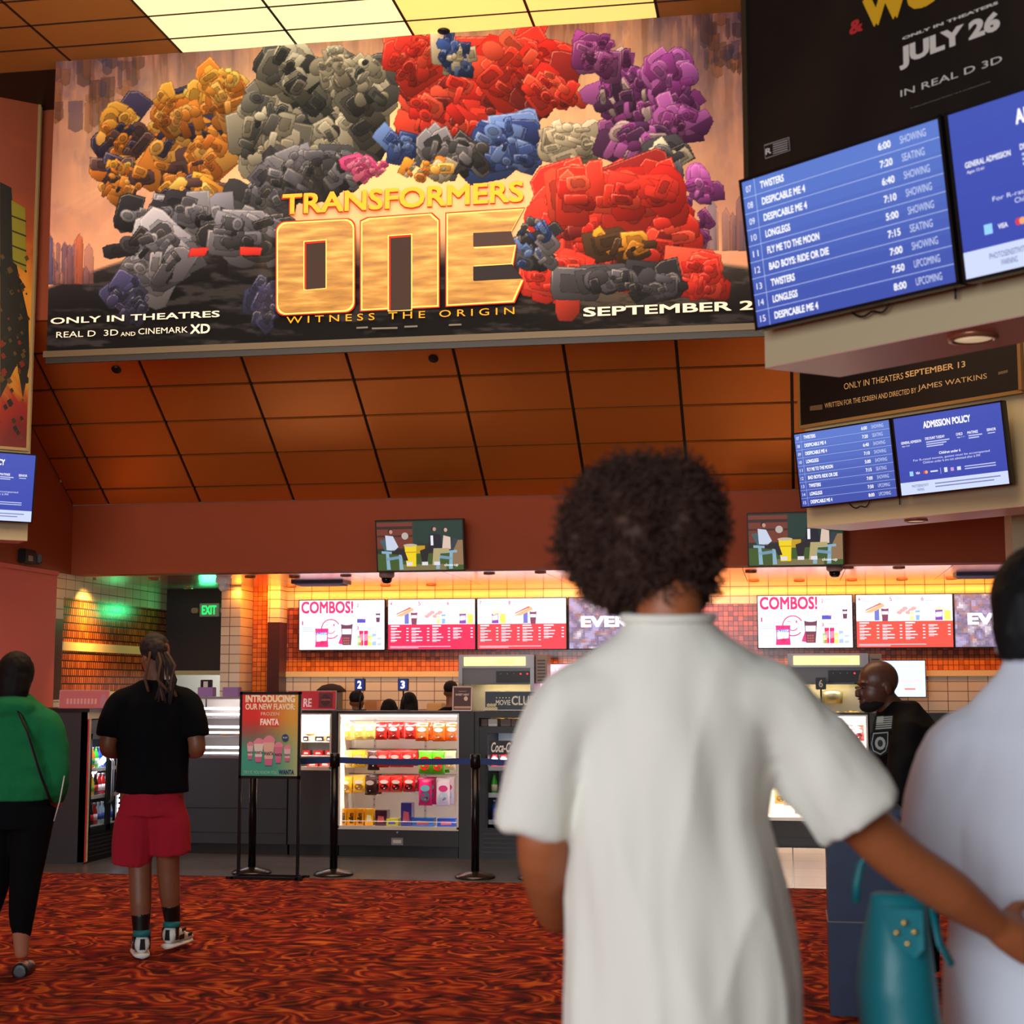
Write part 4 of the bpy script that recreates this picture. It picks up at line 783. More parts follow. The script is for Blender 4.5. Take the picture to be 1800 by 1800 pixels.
# left counter arm with the fridge
XR = -6.1; y0_, y1_ = 13.05, 14.05
t = thing('concession_counter', 'dark counter arm running along the left wall around the fridge', 'counter', (XR, y0_, 0))
a = MB(); a.box(-.75, 0, 0, .06, 0, TOPZ, CHAR); a.box(-.75, -.7, .06, 1.0, 0, TOPZ, CHAR); a.box(-.75, 0, .96, 1.0, 0, TOPZ, CHAR); a.box(-.75, .02, -.01, 1.02, TOPZ, TOPZ+.03, BLK); a.build('body', t)
a = MB(); a.box(-.06, .004, .0, 1.0, TOPZ-.06, TOPZ, CREAM); a.box(-.06, .004, .0, .07, .02, TOPZ-.06, CREAM); a.build('cream_surround', t, 'cream edge trim')
fr = thing('drinks_fridge', 'two door drinks fridge glowing beside the man in red shorts', 'fridge', (XR, 13.12, 0))
D_ = .84
a = MB(); a.box(-.6, -.02, 0, D_, 0, .28, BLK); a.box(-.6, -.02, 0, .03, .28, 1.24, BLK); a.box(-.6, -.02, D_-.03, D_, .28, 1.24, BLK); a.box(-.6, -.02, 0, D_, 1.12, 1.25, BLK); a.box(-.6, -.56, 0, D_, .28, 1.2, mat('fridge_inside', (220, 226, 236), .4)); a.build('cabinet', fr)
for k in range(6): a = MB(); a.box(-.02, -.012, .05, D_-.05, .05+k*.035, .06+k*.035, mat('louver', (46, 36, 32), .4)); a.build('louver', fr)
for k in (0, 1):
    ya, yb_ = (.0, D_/2) if k == 0 else (D_/2, D_)
    a = MB()
    for q in ((ya, ya+.045, .26, 1.13), (yb_-.045, yb_, .26, 1.13), (ya, yb_, .26, .31), (ya, yb_, 1.08, 1.13)): a.box(-.02, .0, q[0], q[1], q[2], q[3], BLK)
    dr = a.build('door', fr); a = MB(); a.box(-.014, -.01, ya+.04, yb_-.04, .3, 1.09, GLASS); a.build('glass', dr)
    a = MB(); hy = yb_-.02 if k == 0 else ya+.02; a.tube([(0, hy, .5), (.03, hy, .53), (.03, hy, .87), (0, hy, .9)], .007, STEEL, seg=8); a.build('handle', dr)
for k, z in enumerate((.3, .56, .8)):
    a = MB()
    for j in range(9): a.box(-.54+j*.06, -.53+j*.06, .03, D_-.03, z-.01, z-.004, WHITE)
    a.box(-.05, -.045, .03, D_-.03, z-.012, z+.02, WHITE); a.build('shelf', fr)
a = MB()
for k in range(16): a.box(-.06, -.045, D_-.1, D_-.085, .34+k*.048, .365+k*.048, mat('led_dot', (255, 255, 255), .3, emit=(220, 226, 255), es=8))
a.box(-.075, -.06, D_-.11, D_-.075, .3, 1.1, WHITE); a.build('light_strip', fr)
area('fridge_lamp', (XR-.08, 13.54, 1.1), (XR-.4, 13.54, .6), .7, .05, 5, (.78, .86, 1))
area('fridge_lamp', (XR-.05, 13.54, .9), (XR+.8, 13.3, 0), .1, .6, 3, (.78, .86, 1))
a = MB(); a.box(XR+.0, XR+.012, 13.05, 13.065, .02, 1.26, mat('red_strip', (190, 20, 20), .5)); tag(a.build('door_edge_strip'), 'thin red vertical strip at the near edge of the drinks fridge', 'strip')
BOTP = {}
def bottle(kind, c, cap, r=.03, h=.2, lab=(230, 230, 230)):
    t = thing('drink_bottle', 'x', 'bottle'); a = MB(); a.lathe([(r*.9, 0), (r, .01), (r, h*.55), (r*.85, h*.66), (r*.42, h*.86), (r*.42, h*.93)], attr if 0 else GLOSSY, c, 12); a.build('bottle_body', t)
    a = MB(); a.lathe([(r*.46, h*.93), (r*.46, h)], GLOSSY, cap, 10); a.build('cap', t); a = MB(); a.lathe([(r*1.02, h*.22), (r*1.02, h*.5)], PRINT, lab, 12); a.build('wrap_label', t); BOTP[kind] = [t, False, h]; return t
bottle('cola', (40, 14, 12), (210, 20, 20), lab=(200, 20, 24)); bottle('green', (60, 190, 60), (30, 120, 40), lab=(240, 240, 220)); bottle('yellow', (226, 190, 20), (240, 240, 240), lab=(120, 160, 30)); bottle('clear', (190, 214, 230), (240, 240, 250), lab=(60, 90, 180))
bottle('red', (200, 30, 30), (240, 240, 240), lab=(250, 230, 230)); bottle('blue', (50, 80, 190), (230, 240, 250), lab=(30, 50, 130)); bottle('orange', (236, 120, 20), (250, 250, 250), lab=(40, 140, 60))
CN = dict(cola='dark cola', green='green', yellow='yellow', clear='clear water', red='red', blue='blue', orange='orange')
def put_bottle(kind, loc, label, group):
    t, used, h = BOTP[kind]
    if not used: BOTP[kind][1] = True; o = t
    else: o = dup(t)
    o.location = loc; o['label'] = label; o['group'] = group
ORD = ['first', 'second', 'third', 'fourth', 'fifth', 'sixth', 'seventh', 'eighth', 'ninth', 'tenth', 'eleventh', 'twelfth']
for si, (z, kinds) in enumerate(((.3, ['clear', 'cola', 'cola', 'cola', 'red', 'clear', 'clear', 'cola', 'clear']), (.56, ['cola', 'cola', 'yellow', 'yellow', 'cola', 'red', 'red', 'clear', 'blue']), (.8, ['green', 'green', 'clear', 'orange', 'green', 'blue', 'blue', 'clear', 'red']))):
    for i, k in enumerate(kinds): put_bottle(k, (XR-.13, 13.12+.07+.082*i, z), '%s bottle on the left fridge %s shelf, %s from the near end' % (CN[k], ['bottom', 'middle', 'top'][si], ORD[i]), 'drink bottles in the left fridge')
# drinks cooler right of the candy case
cx0, cx1 = cx(834), cx(836)+.9
t = thing('drinks_cooler', 'black drinks cooler with a red and black header behind the belt', 'cooler', ((cx0+cx1)/2, YC, 0)); w = (cx1-cx0)/2
za, zb, zc_ = onY(880, 1262, YC).z, onY(880, 1277, YC).z, onY(880, 1300, YC).z
a = MB(); a.box(-w, w, 0, .6, za, TOPZ, CHAR); a.box(-w, -w+.04, 0, .6, 0, za, CHAR); a.box(w-.04, w, 0, .6, 0, za, CHAR); a.build('surround', t)
a = MB(); a.box(-w+.04, w-.04, .01, .6, 0, .28, BLK); a.box(-w+.04, w-.04, .01, .6, zb-.06, zb, BLK); a.box(-w+.04, -w+.12, .01, .6, .28, zb-.06, BLK); a.box(w-.12, w-.04, .01, .6, .28, zb-.06, BLK); a.box(-w+.12, w-.12, .55, .6, .28, zb, mat('fridge_inside')); a.build('cabinet', t)
for k in range(5): a = MB(); a.box(-w+.08, w-.08, .0, .012, .06+k*.04, .075+k*.04, mat('louver')); a.build('louver', t)
a = MB(); a.rect(-w+.13, 0, w-.13, .125, 0, PRINT, (26, 14, 16)); a.rect(-w+.13+.25, 0, w-.13, .125, .001, PRINT, (214, 24, 32)); a.text('Coca-Cola', -w+.15, .02, -w+.13+.26, .11, .003, PRINT, (240, 236, 232), .03, shear=.3)
Mh = Matrix.Rotation(pi/2, 4, 'X'); hd = a.build('header_sign', t, 'red and black header with white script'); hd.location = (0, .02, zc_-.135); hd.rotation_euler = (pi/2, 0, 0)
for z in (.32, .56, .8): a = MB(); a.box(-w+.12, w-.12, .05, .5, z-.012, z-.004, WHITE); a.box(-w+.12, w-.12, .045, .05, z-.012, z+.03, mat('wire_front', (190, 200, 215), .3)); a.build('shelf', t)
a = MB(); a.box(-w+.1, w-.1, .008, .012, .29, zc_-.14, GLASS); a.build('glass_door', t)
area('cooler_lamp', ((cx0+cx1)/2, YC+.06, zc_-.16), ((cx0+cx1)/2, YC+.35, .4), .7, .04, 6, (.8, .9, 1))
for si, (z, kinds) in enumerate(((.32, ['blue', 'clear', 'blue', 'clear', 'blue', 'clear', 'blue']), (.56, ['green', 'blue', 'clear', 'blue', 'green', 'clear', 'blue']), (.8, ['red', 'red', 'yellow', 'red', 'red', 'orange', 'red']))):
    for i, k in enumerate(kinds): put_bottle(k, (cx0+.16+.085*i, YC+.13, z), '%s bottle on the right cooler %s shelf, %s from the left' % (CN[k], ['bottom', 'middle', 'top'][si], ORD[i]), 'drink bottles in the right cooler')
x_ = cx(842)
for i, (p0, p1, c) in enumerate(((840, 857, (126, 84, 76)), (858, 874, (255, 250, 236)), (880, 898, (128, 96, 88)), (899, 910, (120, 88, 80)), (912, 926, (216, 150, 40)))):
    X0, X1 = cx(p0, YC+.1), cx(p1, YC+.1); a = MB(); a.box(X0, X1, YC+.1, YC+.3, zb+.001, za-.012, PRINT, c, bev=.004); o = a.build('stock_box')
    tag(o, '%s box in the open slot above the drinks cooler' % ['rosy brown leftmost', 'bright white', 'middle brown', 'narrow brown', 'orange'][i], 'box', 'boxes above the drinks cooler')

# ---------------- candy ----------------
def bag_mesh(w, h, d, c, pic=(60, 20, 16), lab=(250, 236, 226), bot=None, word=None):
    t = thing('candy_bag', 'x', 'candy bag'); a = MB(); rings = []; rn = random.Random(int(w*1e4)+c[0]); cols = 14
    prof = [(0, .96, .012), (.05, .98, .02), (.09, .93, .35), (.25, .94, .8), (.5, .96, 1), (.75, .94, .75), (.9, .92, .35), (.94, 1.0, .03), (1.0, 1.0, .012)]
    for v, sx, sd in prof:
        r = []
        for i in range(cols): A = 2*pi*i/cols; r.append((w/2*sx*cos(A), d/2*sd*sin(A)*(1+.3*rn.random()), -h*(1-v)+.004*rn.random()))
        rings.append(r)
    a.loft(rings, GLOSSY, c); a.build('bag_body', t)
    a = MB(); y = -d*.5
    def oval(x, z, rx, rz, yy, col): a.add([(x+rx*cos(2*pi*i/14), yy, z+rz*sin(2*pi*i/14)) for i in range(14)], [tuple(range(14))], GLOSSY, col)
    oval(0, -h*.36, w*.33, h*.12, y-.006, lab); oval(0, -h*.66, w*.32, h*.18, y-.005, pic); oval(-w*.12, -h*.62, w*.1, h*.06, y-.007, c); oval(w*.12, -h*.72, w*.1, h*.05, y-.008, tuple(v*.6 for v in c)); oval(w*.02, -h*.76, w*.06, h*.03, y-.009, lab); 
    if word: a.add(*word_geo(word, w*.56, h*.1, -h*.36, y-.009), GLOSSY, c)
    a.build('printed_front', t); return t
def word_geo(tx, w, h, zc, y):
    vs, fs, (x0, y0, x1, y1) = text_geo(tx, .02, 0); return [(((v[0]-x0)/(x1-x0)-.5)*w, y, zc+((v[1]-y0)/(y1-y0)-.5)*h) for v in vs], fs
BG = {'yellow': bag_mesh(.125, .155, .04, (246, 196, 40), (150, 90, 20), (255, 246, 220)), 'red': bag_mesh(.118, .15, .04, (216, 34, 26), (60, 14, 12)), 'orange': bag_mesh(.128, .165, .04, (230, 84, 20), (90, 50, 20)), 'dark': bag_mesh(.12, .18, .04, (58, 28, 26), (30, 14, 14), (220, 200, 196)),
      'green': bag_mesh(.135, .21, .04, (90, 180, 30), (220, 30, 40), (230, 30, 40)), 'pink': bag_mesh(.13, .25, .04, (206, 24, 100), (70, 110, 130), (120, 190, 200)), 'white_pink': bag_mesh(.13, .25, .04, (236, 216, 230), (190, 220, 240), (214, 40, 120)), 'white': bag_mesh(.125, .17, .04, (250, 232, 190), (200, 140, 60), (255, 255, 250)), 'pale': bag_mesh(.125, .155, .04, (255, 226, 130), (220, 170, 60), (255, 252, 240))}
BN = {'yellow': 'yellow', 'red': 'red', 'orange': 'orange', 'dark': 'dark brown', 'green': 'green and red', 'pink': 'tall magenta and teal', 'white_pink': 'tall white and pink', 'white': 'white and gold', 'pale': 'pale yellow'}
USED = set()
def put(dic, k, loc, label, group, rz=0):
    o = dic[k] if k not in USED else dup(dic[k]); USED.add(k); o.location = loc; o.rotation_euler = (0, 0, rz); o['label'] = label; o['group'] = group; return o
def c5(x, y, Y): return onY(580+x/6.667, 1230+y/6.667, Y)
rnd = random.Random(5)
ROWS = [('top', 275, [('pale', 200, 0), ('pale', 340, 1), ('pale', 470, 0), ('red', 600, 1), ('red', 750, 1), ('red', 945, 0), ('orange', 1080, 1), ('orange', 1280, 1), ('orange', 1430, 0)]),
        ('middle', 600, [('pale', 185, 1), ('yellow', 335, 1), ('dark', 510, 0), ('red', 620, 1), ('red', 770, 1), ('red', 910, 1), ('green', 1120, 0), ('green', 1270, 1), ('white', 1405, 0)]),
        ('lower', 893, [('yellow', 190, 1), ('yellow', 345, 1), ('dark', 480, 1), ('red', 640, 1), ('red', 780, 1), ('red', 930, 1), ('pink', 1120, 1), ('white_pink', 1330, 1)])]
for rn_, y, items in ROWS:
    for i, (k, x, back) in enumerate(items):
        for b_ in range(1+back):
            yy = y+(30 if k in ('pink', 'white_pink') else 0)+rnd.uniform(-4, 4); p = c5(x, yy, YC+.16); p.x += b_*.03; p.y += b_*.055; p.z += b_*.008
            put(BG, k, p, '%s%s candy bag on the %s rail, %s from the left' % ('rear ' if b_ else 'front ', BN[k], rn_, ORD[i]), 'candy bags hanging in the candy case', rnd.uniform(-.12, .12))
def candy_box(c, w, h, d, word, wc, vert=False):
    t = thing('candy_box', 'x', 'candy box'); a = MB(); a.box(-w/2, w/2, 0, d, 0, h, GLOSSY, c, bev=.003); a.build('carton', t)
    a = MB(); 
    if word:
        vs, fs, (x0, y0, x1, y1) = text_geo(word, .04, 0)
        if vert: vs = [(((v[1]-y0)/(y1-y0)-.5)*-w*.62, -.002, h*(.12+.62*(v[0]-x0)/(x1-x0))) for v in vs]
        else: vs = [(((v[0]-x0)/(x1-x0)-.5)*w*.8, -.002, h*(.3+.4*(v[1]-y0)/(y1-y0))) for v in vs]
        a.add(vs, fs, GLOSSY, wc)
    else:
        a.add([(-w*.3, -.002, h*.2), (w*.3, -.002, h*.25), (w*.25, -.002, h*.6), (-w*.25, -.002, h*.65)], [(0, 1, 2, 3)], GLOSSY, wc)
    a.build('printed_front', t); return t
zt_ = zg+.018
for i, (x, w, h, c, wd, wc, v, nm) in enumerate([(150, .075, .15, (226, 150, 14), 'm&m', (60, 30, 16), 1, 'golden box with rotated brown lettering'), (250, .075, .15, (226, 150, 14), 'm&m', (60, 30, 16), 1, 'golden box with rotated brown lettering'), (350, .075, .15, (226, 150, 14), 'm&m', (60, 30, 16), 1, 'golden box with rotated brown lettering'), (460, .08, .15, (236, 170, 30), None, (255, 240, 190), 0, 'golden box with a cream patch'),
        (600, .11, .14, (60, 24, 40), None, (196, 90, 90), 0, 'dark plum box'), (730, .12, .065, (196, 190, 40), None, (70, 80, 150), 0, 'short yellow green box'), (895, .1, .21, (50, 50, 130), None, (190, 90, 110), 0, 'tall violet blue box'), (1090, .2, .075, (30, 90, 170), None, (190, 80, 90), 0, 'wide blue box'), (1365, .17, .075, (36, 80, 190), None, (236, 120, 140), 0, 'wide bright blue box with a pink patch')]):
    p = c5(x, 1440, YC+.1); o = candy_box(c, w, h, .12, wd, wc, bool(v)); o.location = (p.x, p.y-.01, zt_)
    tag(o, '%s in the bottom tray, %s from left' % (nm, ORD[i]), 'candy box', 'boxed candy in the bottom tray')
# second case contents
for i, (px, k) in enumerate(((1372, 'pale'), (1388, 'white'), (1408, 'white_pink'), (1424, 'orange'), (1436, 'orange'), (1500, 'dark'), (1508, 'red'))):
    y = 1385 if px < 1450 else 1275; p = onY(px, y, Y2+.16)
    put(BG, k, p, '%s candy bag in the far right case, %s from left' % (BN[k], ORD[i]), 'candy bags in the far right case')
# narrow snack case contents
zs2 = onY(550, 1352, YC).z
a = MB()
for zz in (1.03, .9): a.box(-w2+.02, w2-.02, .1, .5, zz, zz+.01, ALU)
a.build('shelf', case2)
for i, (px, y, wd, ht, c) in enumerate(((538, 1279, .05, .06, (250, 214, 120)), (560, 1279, .06, .06, (236, 200, 130)), (577, 1279, .045, .07, (200, 150, 60)), (536, 1300, .05, .045, (40, 34, 34)), (560, 1300, .085, .045, (40, 34, 34)), (577, 1300, .05, .045, (40, 34, 34)), (537, 1320, .07, .045, (214, 40, 50)), (558, 1320, .085, .045, (214, 40, 50)), (577, 1320, .06, .045, (214, 40, 50)), (548, 1337, .1, .05, (226, 60, 60)), (570, 1337, .1, .05, (220, 50, 60)))):
    p = onY(px, y, YC+.1); z = {1279: 1.135, 1300: 1.041, 1320: .911, 1337: zs2+.016}[y]
    if y == 1279: z = 1.041+.0
    q = candy_box(c, wd, ht, .08, None, (250, 240, 230)); q.location = (p.x, YC+(.12 if y != 1279 else .28), z); tag(q, '%s snack carton in the narrow white case, %s row, %s' % ({1279: 'cream gold', 1300: 'black', 1320: 'red', 1337: 'bright red'}[y], {1279: 'top back', 1300: 'top front', 1320: 'second', 1337: 'bottom'}[y], {0: 'left', 1: 'middle', 2: 'right'}[(i % 3) if y != 1337 else (i-9)]), 'snack carton', 'cartons in the narrow snack case')
# ---------------- popcorn machines on the back counter ----------------
YP = 16.12
counterb = thing('back_counter', 'steel back counter under the popcorn machines', 'counter', (-1.5, YP-.02, 0))
a = MB(); a.box(-2.2, 3.5, 0, .55, .1, 1.08, CHAR); a.build('body', counterb); a = MB(); a.box(-2.22, 3.52, -.02, .57, 1.08, 1.12, STEEL); a.build('worktop', counterb)
MGREY = mat('machine_grey', (150, 150, 156), .4, .5); MDK = mat('machine_dark', (98, 96, 100), .4, .5)
def popcorn(x0, label, sign='GOLD MEDAL'):
    t = thing('popcorn_machine', label, 'popcorn machine', (x0, YP, 1.12)); w, h = .80, .76
    a = MB(); a.box(0, w, .0, .5, h-.14, h, MGREY, bev=.006); a.box(0, .04, 0, .5, 0, h-.14, MGREY); a.box(w-.04, w, 0, .5, 0, h-.14, MGREY); a.box(.04, w-.04, .02, .5, h-.31, h-.14, MDK); a.box(0, w, 0, .5, 0, .04, MGREY); a.box(.04, w-.04, .46, .5, .04, h-.3, MGREY); a.build('cabinet', t)
    a = MB(); a.box(.06, w-.09, -.012, 0, h-.115, h-.025, mat('lit_sign', (255, 220, 120), .4, emit=(255, 214, 120), es=2.2)); sg = a.build('lit_header', t)
    a = MB(); a.text(sign[:4], .42, h-.09, .6, h-.05, 0, mat('sign_ink', (230, 190, 120), .5, emit=(255, 196, 90), es=1.6), (0, 0, 0), .02); o = a.build('lettering', sg); o.location = (0, -.016, 0); o.rotation_euler = (pi/2, 0, 0); o.location = (0, -.016, 0)
    for v in o.data.vertices: pass
    a = MB(); a.box(.4, w-.05, .0, .02, h-.29, h-.17, BLK); pn = a.build('control_panel', t)
    for k in range(5):
        a = MB(); lit = k > 2; a.ell((.45+k*.07, -.004, h-.2), (.008, .006, .008), mat('red_led', (200, 10, 20), .3, emit=(255, 40, 50), es=4) if lit else mat('knob_grey', (120, 120, 120), .4)); a.build('button', pn)
    a = MB(); a.box(.04, w-.04, .005, .01, .04, h-.31, GLASS); a.build('glass_front', t)
    a = MB(); rn = random.Random(2)
    for k in range(90): a.ell((rn.uniform(.08, w-.08), rn.uniform(.05, .4), .05+rn.uniform(0, .12)), (.025, .022, .02), mat('popcorn', (250, 214, 110), .7), nu=8, nv=5)
    o = a.build('popcorn_pile', t); o['kind'] = 'stuff'
    a = MB(); a.lathe([(.1, .0), (.11, .1), (.1, .12), (.02, .13)], STEEL, o=(w*.55, .22, h-.5)); a.build('kettle', t)
    area('popcorn_lamp', (x0+w/2, YP+.1, 1.12+h-.33), (x0+w/2, YP+.25, 1.1), w*.7, .1, 6, (1, .72, .25))
    a = MB(); a.box(w+.01, w+.13, .05, .3, h-.3, h-.005, mat('vent_beige', (150, 132, 122), .5)); o = a.build('exhaust_box', t)
    for k in range(7): a = MB(); a.box(w+.03, w+.11, .045, .05, h-.27+k*.034, h-.26+k*.034, BLK); a.build('vent_slot', o)
    return t
lx = onY(806, 1200, YP).x; popcorn(lx, 'left popcorn machine with a glowing yellow header behind the club sign')
popcorn(onY(1385, 1200, YP).x, 'right popcorn machine with a glowing header beside the security guard')
def small_screen(x0, y0, x1, y1, label, c, txt=None):
    A = onY(x0, y1, 16.5); B = onY(x1, y0, 16.5); fr_ = Frame((A+B)/2, WX); w, h = B.x-A.x, B.z-A.z; t = screen_box('order_screen', label, fr_.M, None, w, h, .04, .008, 0)
    a = MB(); a.rect(-w/2+.008, -h/2+.008, w/2-.008, h/2-.008, 0, SCREENHI, c); a.rect(-w*.45, -h*.1, w*.45, -h*.02, .001, SCREENHI, lerp(c, (240, 150, 150), .4)); a.rect(-w*.4, -h*.3, -w*.1, -h*.25, .001, SCREENHI, (230, 120, 110)); a.rect(w*.1, -h*.3, w*.3, -h*.25, .001, SCREENHI, (230, 120, 110))
    if txt: a.text(txt, -w*.42, h*.28, -w*.1, h*.42, .002, SCREENHI, (255, 255, 255), .04)
    a.build('display', t)
small_screen(948, 1166, 1040, 1226, 'small pink and white screen behind the white tee shoulder', (246, 190, 214), 'GET')
small_screen(1533, 1160, 1627, 1226, 'pale blue screen behind the security guard', (196, 224, 255))
# number signs
def number_sign(x, y0, y1, n, lit, label, Y=14.45, w=.1):
    A = onY(x, y1, Y); B = onY(x, y0, Y); h = B.z-A.z; t = thing('number_sign', label, 'sign', (A.x, Y, A.z), group='lane number signs')
    m_ = mat('sign_blue', (16, 40, 120), .4, emit=(20, 50, 160), es=.35) if lit else BLK
    a = MB(); a.box(-w/2, w/2, -.02, .02, 0, h, BLK, bev=.003); a.box(-w/2+.008, w/2-.008, -.024, -.02, .008, h-.008, m_); a.build('sign_box', t)
    a = MB(); a.text(n, -w*.2, h*.18, w*.2, h*.82, 0, mat('lit_digit', (255, 255, 255), .4, emit=(225, 235, 255), es=2) if lit else mat('white_digit', (210, 205, 200), .5), (0, 0, 0), .03); o = a.build('digit', t); o.rotation_euler = (pi/2, 0, 0); o.location = (0, -.027, 0)
    zb = TOPZ if Y < 15 else 1.12
    a = MB(); a.tube([(0, 0, zb-A.z), (0, 0, 0)], .008, BLK, seg=8); a.box(-.05, .05, -.04, .04, zb-A.z, zb-A.z+.01, BLK); a.build('pole', t)
number_sign(633, 1193, 1214, '2', True, 'blue lit lane sign with the digit 2'); number_sign(709, 1193, 1214, '3', True, 'blue lit lane sign with the digit 3')
number_sign(363, 1195, 1211, '1', False, 'black lane sign with the digit 1 in the kitchen opening', w=.11); number_sign(1443, 1191, 1212, '6', False, 'black lane sign with the digit 6 before the right popcorn machine', Y=15.8, w=.1)
# counter-top signs
def top_sign(x0, y0, x1, y1, Y, label, c, tilt=.06, name='counter_sign', rim=None):
    A = onY(x0, y1, Y); B = onY(x1, y0, Y); fr_ = Frame(A, WX, tilt=-tilt); w, h = B.x-A.x, B.z-A.z; t = thing(name, label, 'sign', M=fr_.M)
    a = MB(); a.box(0, w, 0, h, -.012, 0, mat('acrylic_edge', (200, 190, 190), .2)); a.box(0, w, 0, .006, -.08, .03, mat('acrylic_edge')); a.build('holder', t)
    a = MB(); a.rect(.004, .006, w-.004, h-.004, .001, PRINT, c); a.build('card', t); return t, fr_, w, h
t, fr_, w, h = top_sign(505, 1214, 591, 1248, YC+.12, 'red counter sign half hidden by the flavour poster', (200, 26, 46))
a = MB(); a.rect(w*.64, h*.12, w*.93, h*.9, .002, PRINT, (110, 20, 30)); a.disc(w*.78, h*.52, w*.1, h*.3, .0025, PRINT, (60, 16, 20)); a.text('CINEMARK', w*.69, h*.48, w*.88, h*.58, .003, PRINT, (230, 90, 90), .01); a.text('RE', w*.33, h*.16, w*.5, h*.6, .003, PRINT, (246, 220, 224), .04); a.build('lettering', t)
t, fr_, w, h = top_sign(852, 1215, 975, 1249, YC+.1, 'navy club sign with white letters above the drinks cooler', (30, 44, 62))
a = MB(); a.text('MOVIE', w*.16, h*.28, w*.37, h*.55, .002, PRINT, (226, 222, 204), .02); a.text('CLUB', w*.385, h*.28, w*.72, h*.76, .002, PRINT, (226, 222, 204), .03)
for k in range(5): a.disc(w*(.17+.045*k), h*.66, h*.035, h*.035, .002, PRINT, (226, 222, 204), n=5)
for k in range(7): a.disc(w*(.03+.022*k), h*(.1+.09*((k*2) % 4)), h*.09, h*.09, .002+k*1e-4, PRINT, (196, 190, 140))
a.build('lettering', t)
t, fr_, w, h = top_sign(795, 1206, 830, 1250, YC+.06, 'small brown flyer in a white frame on the post by the candy case', (70, 26, 22), name='framed_flyer')
a = MB()
for q in ((0, .012, 0, h), (w-.012, w, 0, h), (0, w, 0, .012), (0, w, h-.012, h)): a.box(*q, 0, .006, mat('pale_frame', (216, 180, 170), .4))
a.build('frame', t, 'pale frame')
a = MB(); a.text('SWEET HEAT', w*.15, h*.62, w*.85, h*.7, .002, PRINT, (230, 210, 190), .03); a.rect(w*.3, h*.78, w*.7, h*.8, .002, PRINT, (180, 140, 120))
for k in range(14): a.disc(w*(.15+.055*k), h*(.15+.12*((k*3) % 3)), w*.07, h*.05, .002+k*1e-4, PRINT, (206, 150, 120), n=7)
a.disc(w*.68, h*.5, w*.1, h*.09, .004, PRINT, (226, 190, 170)); a.build('printed_art', t)
t, fr_, w, h = top_sign(103, 1213, 192, 1250, 13.35, 'pink acrylic counter sign behind the woman in green', (206, 110, 116))
a = MB()
for k in range(9): a.rect(w*(.15+.07*k), h*.34, w*(.15+.07*k+.045), h*.6, .002, PRINT, (228, 164, 160))
a.disc(w*.88, h*.5, w*.06, h*.3, .002, PRINT, (190, 130, 140)); a.build('printed_pattern', t)
for i, (x0, x1) in enumerate(((347, 374), (391, 419))):
    A = onY(x0, 1224, YC+.25); B = onY(x1, 1208, YC+.25); a = MB(); a.box(A.x, B.x, YC+.25, YC+.35, zb1+.002, B.z, mat('lilac_box', (150, 110, 170), .5), bev=.004); tag(a.build('lilac_box'), 'lilac box on the bakery case, %s one' % ['left', 'right'][i], 'box')
# kitchen rack things: monitor arm etc on counter
a = MB(); A = onY(563, 1212, 15.9); a.lathe([(.16, 0), (.16, .02), (.1, .07), (.02, .09)], mat('dark_felt', (30, 20, 16), .9), o=(A.x, 16.3, 1.49)); a.box(A.x-.1, A.x+.1, 16.2, 16.4, 1.05, 1.49, MDK); tag(a.build('storage_tin'), 'dark domed container behind the red counter sign', 'container')
for i, (x0, x1, y0, y1, c) in enumerate(((640, 662, 1232, 1249, (200, 130, 70)), (750, 776, 1236, 1249, (246, 190, 120)))):
    A = onY(x0, y1, 16.2); B = onY(x1, y0, 16.2); a = MB(); a.box(A.x, B.x, 16.2, 16.4, 1.121 if A.x > -3.95 else 1.05, B.z, GLOSSY, c, bev=.006); tag(a.build('supply_box'), ['brown carton behind the staff between signs 2 and 3', 'pale orange carton behind the staff right of sign 3'][i], 'box')
a = MB(); a.box(-5.3, -3.72, 16.12, 16.68, .1, 1.05, CHAR); tag(a.build('back_cabinet'), 'low cabinet along the tiled wall behind the staff', 'cabinet')
# exit sign
E0 = onY(366, 1072, YB+.1); t = thing('exit_sign', 'green lit exit sign on the dark panelled wall', 'sign', (E0.x, YB+.16, E0.z))
a = MB(); a.box(-.115, .115, -.03, .04, -.075, .075, mat('sign_casing', (176, 176, 160), .5), bev=.005); a.build('casing', t)
a = MB(); a.text('EXIT', -.085, -.05, .085, .05, 0, mat('exit_green', (0, 220, 90), .4, emit=(20, 240, 110), es=1.5), (0, 0, 0), .025); o = a.build('letters', t); o.rotation_euler = (pi/2, 0, 0); o.location = (0, -.034, 0)
for s in (-1, 1): a = MB(); a.box(s*.17-.04, s*.17+.04, -.05, .04, -.035, .025, mat('lamp_beige', (180, 140, 110), .5), bev=.01); a.build('emergency_lamp', t)
area('exit_glow', (E0.x, YB+.08, E0.z), (E0.x, 14, E0.z+.1), .18, .1, 2.5, (.05, 1, .3))

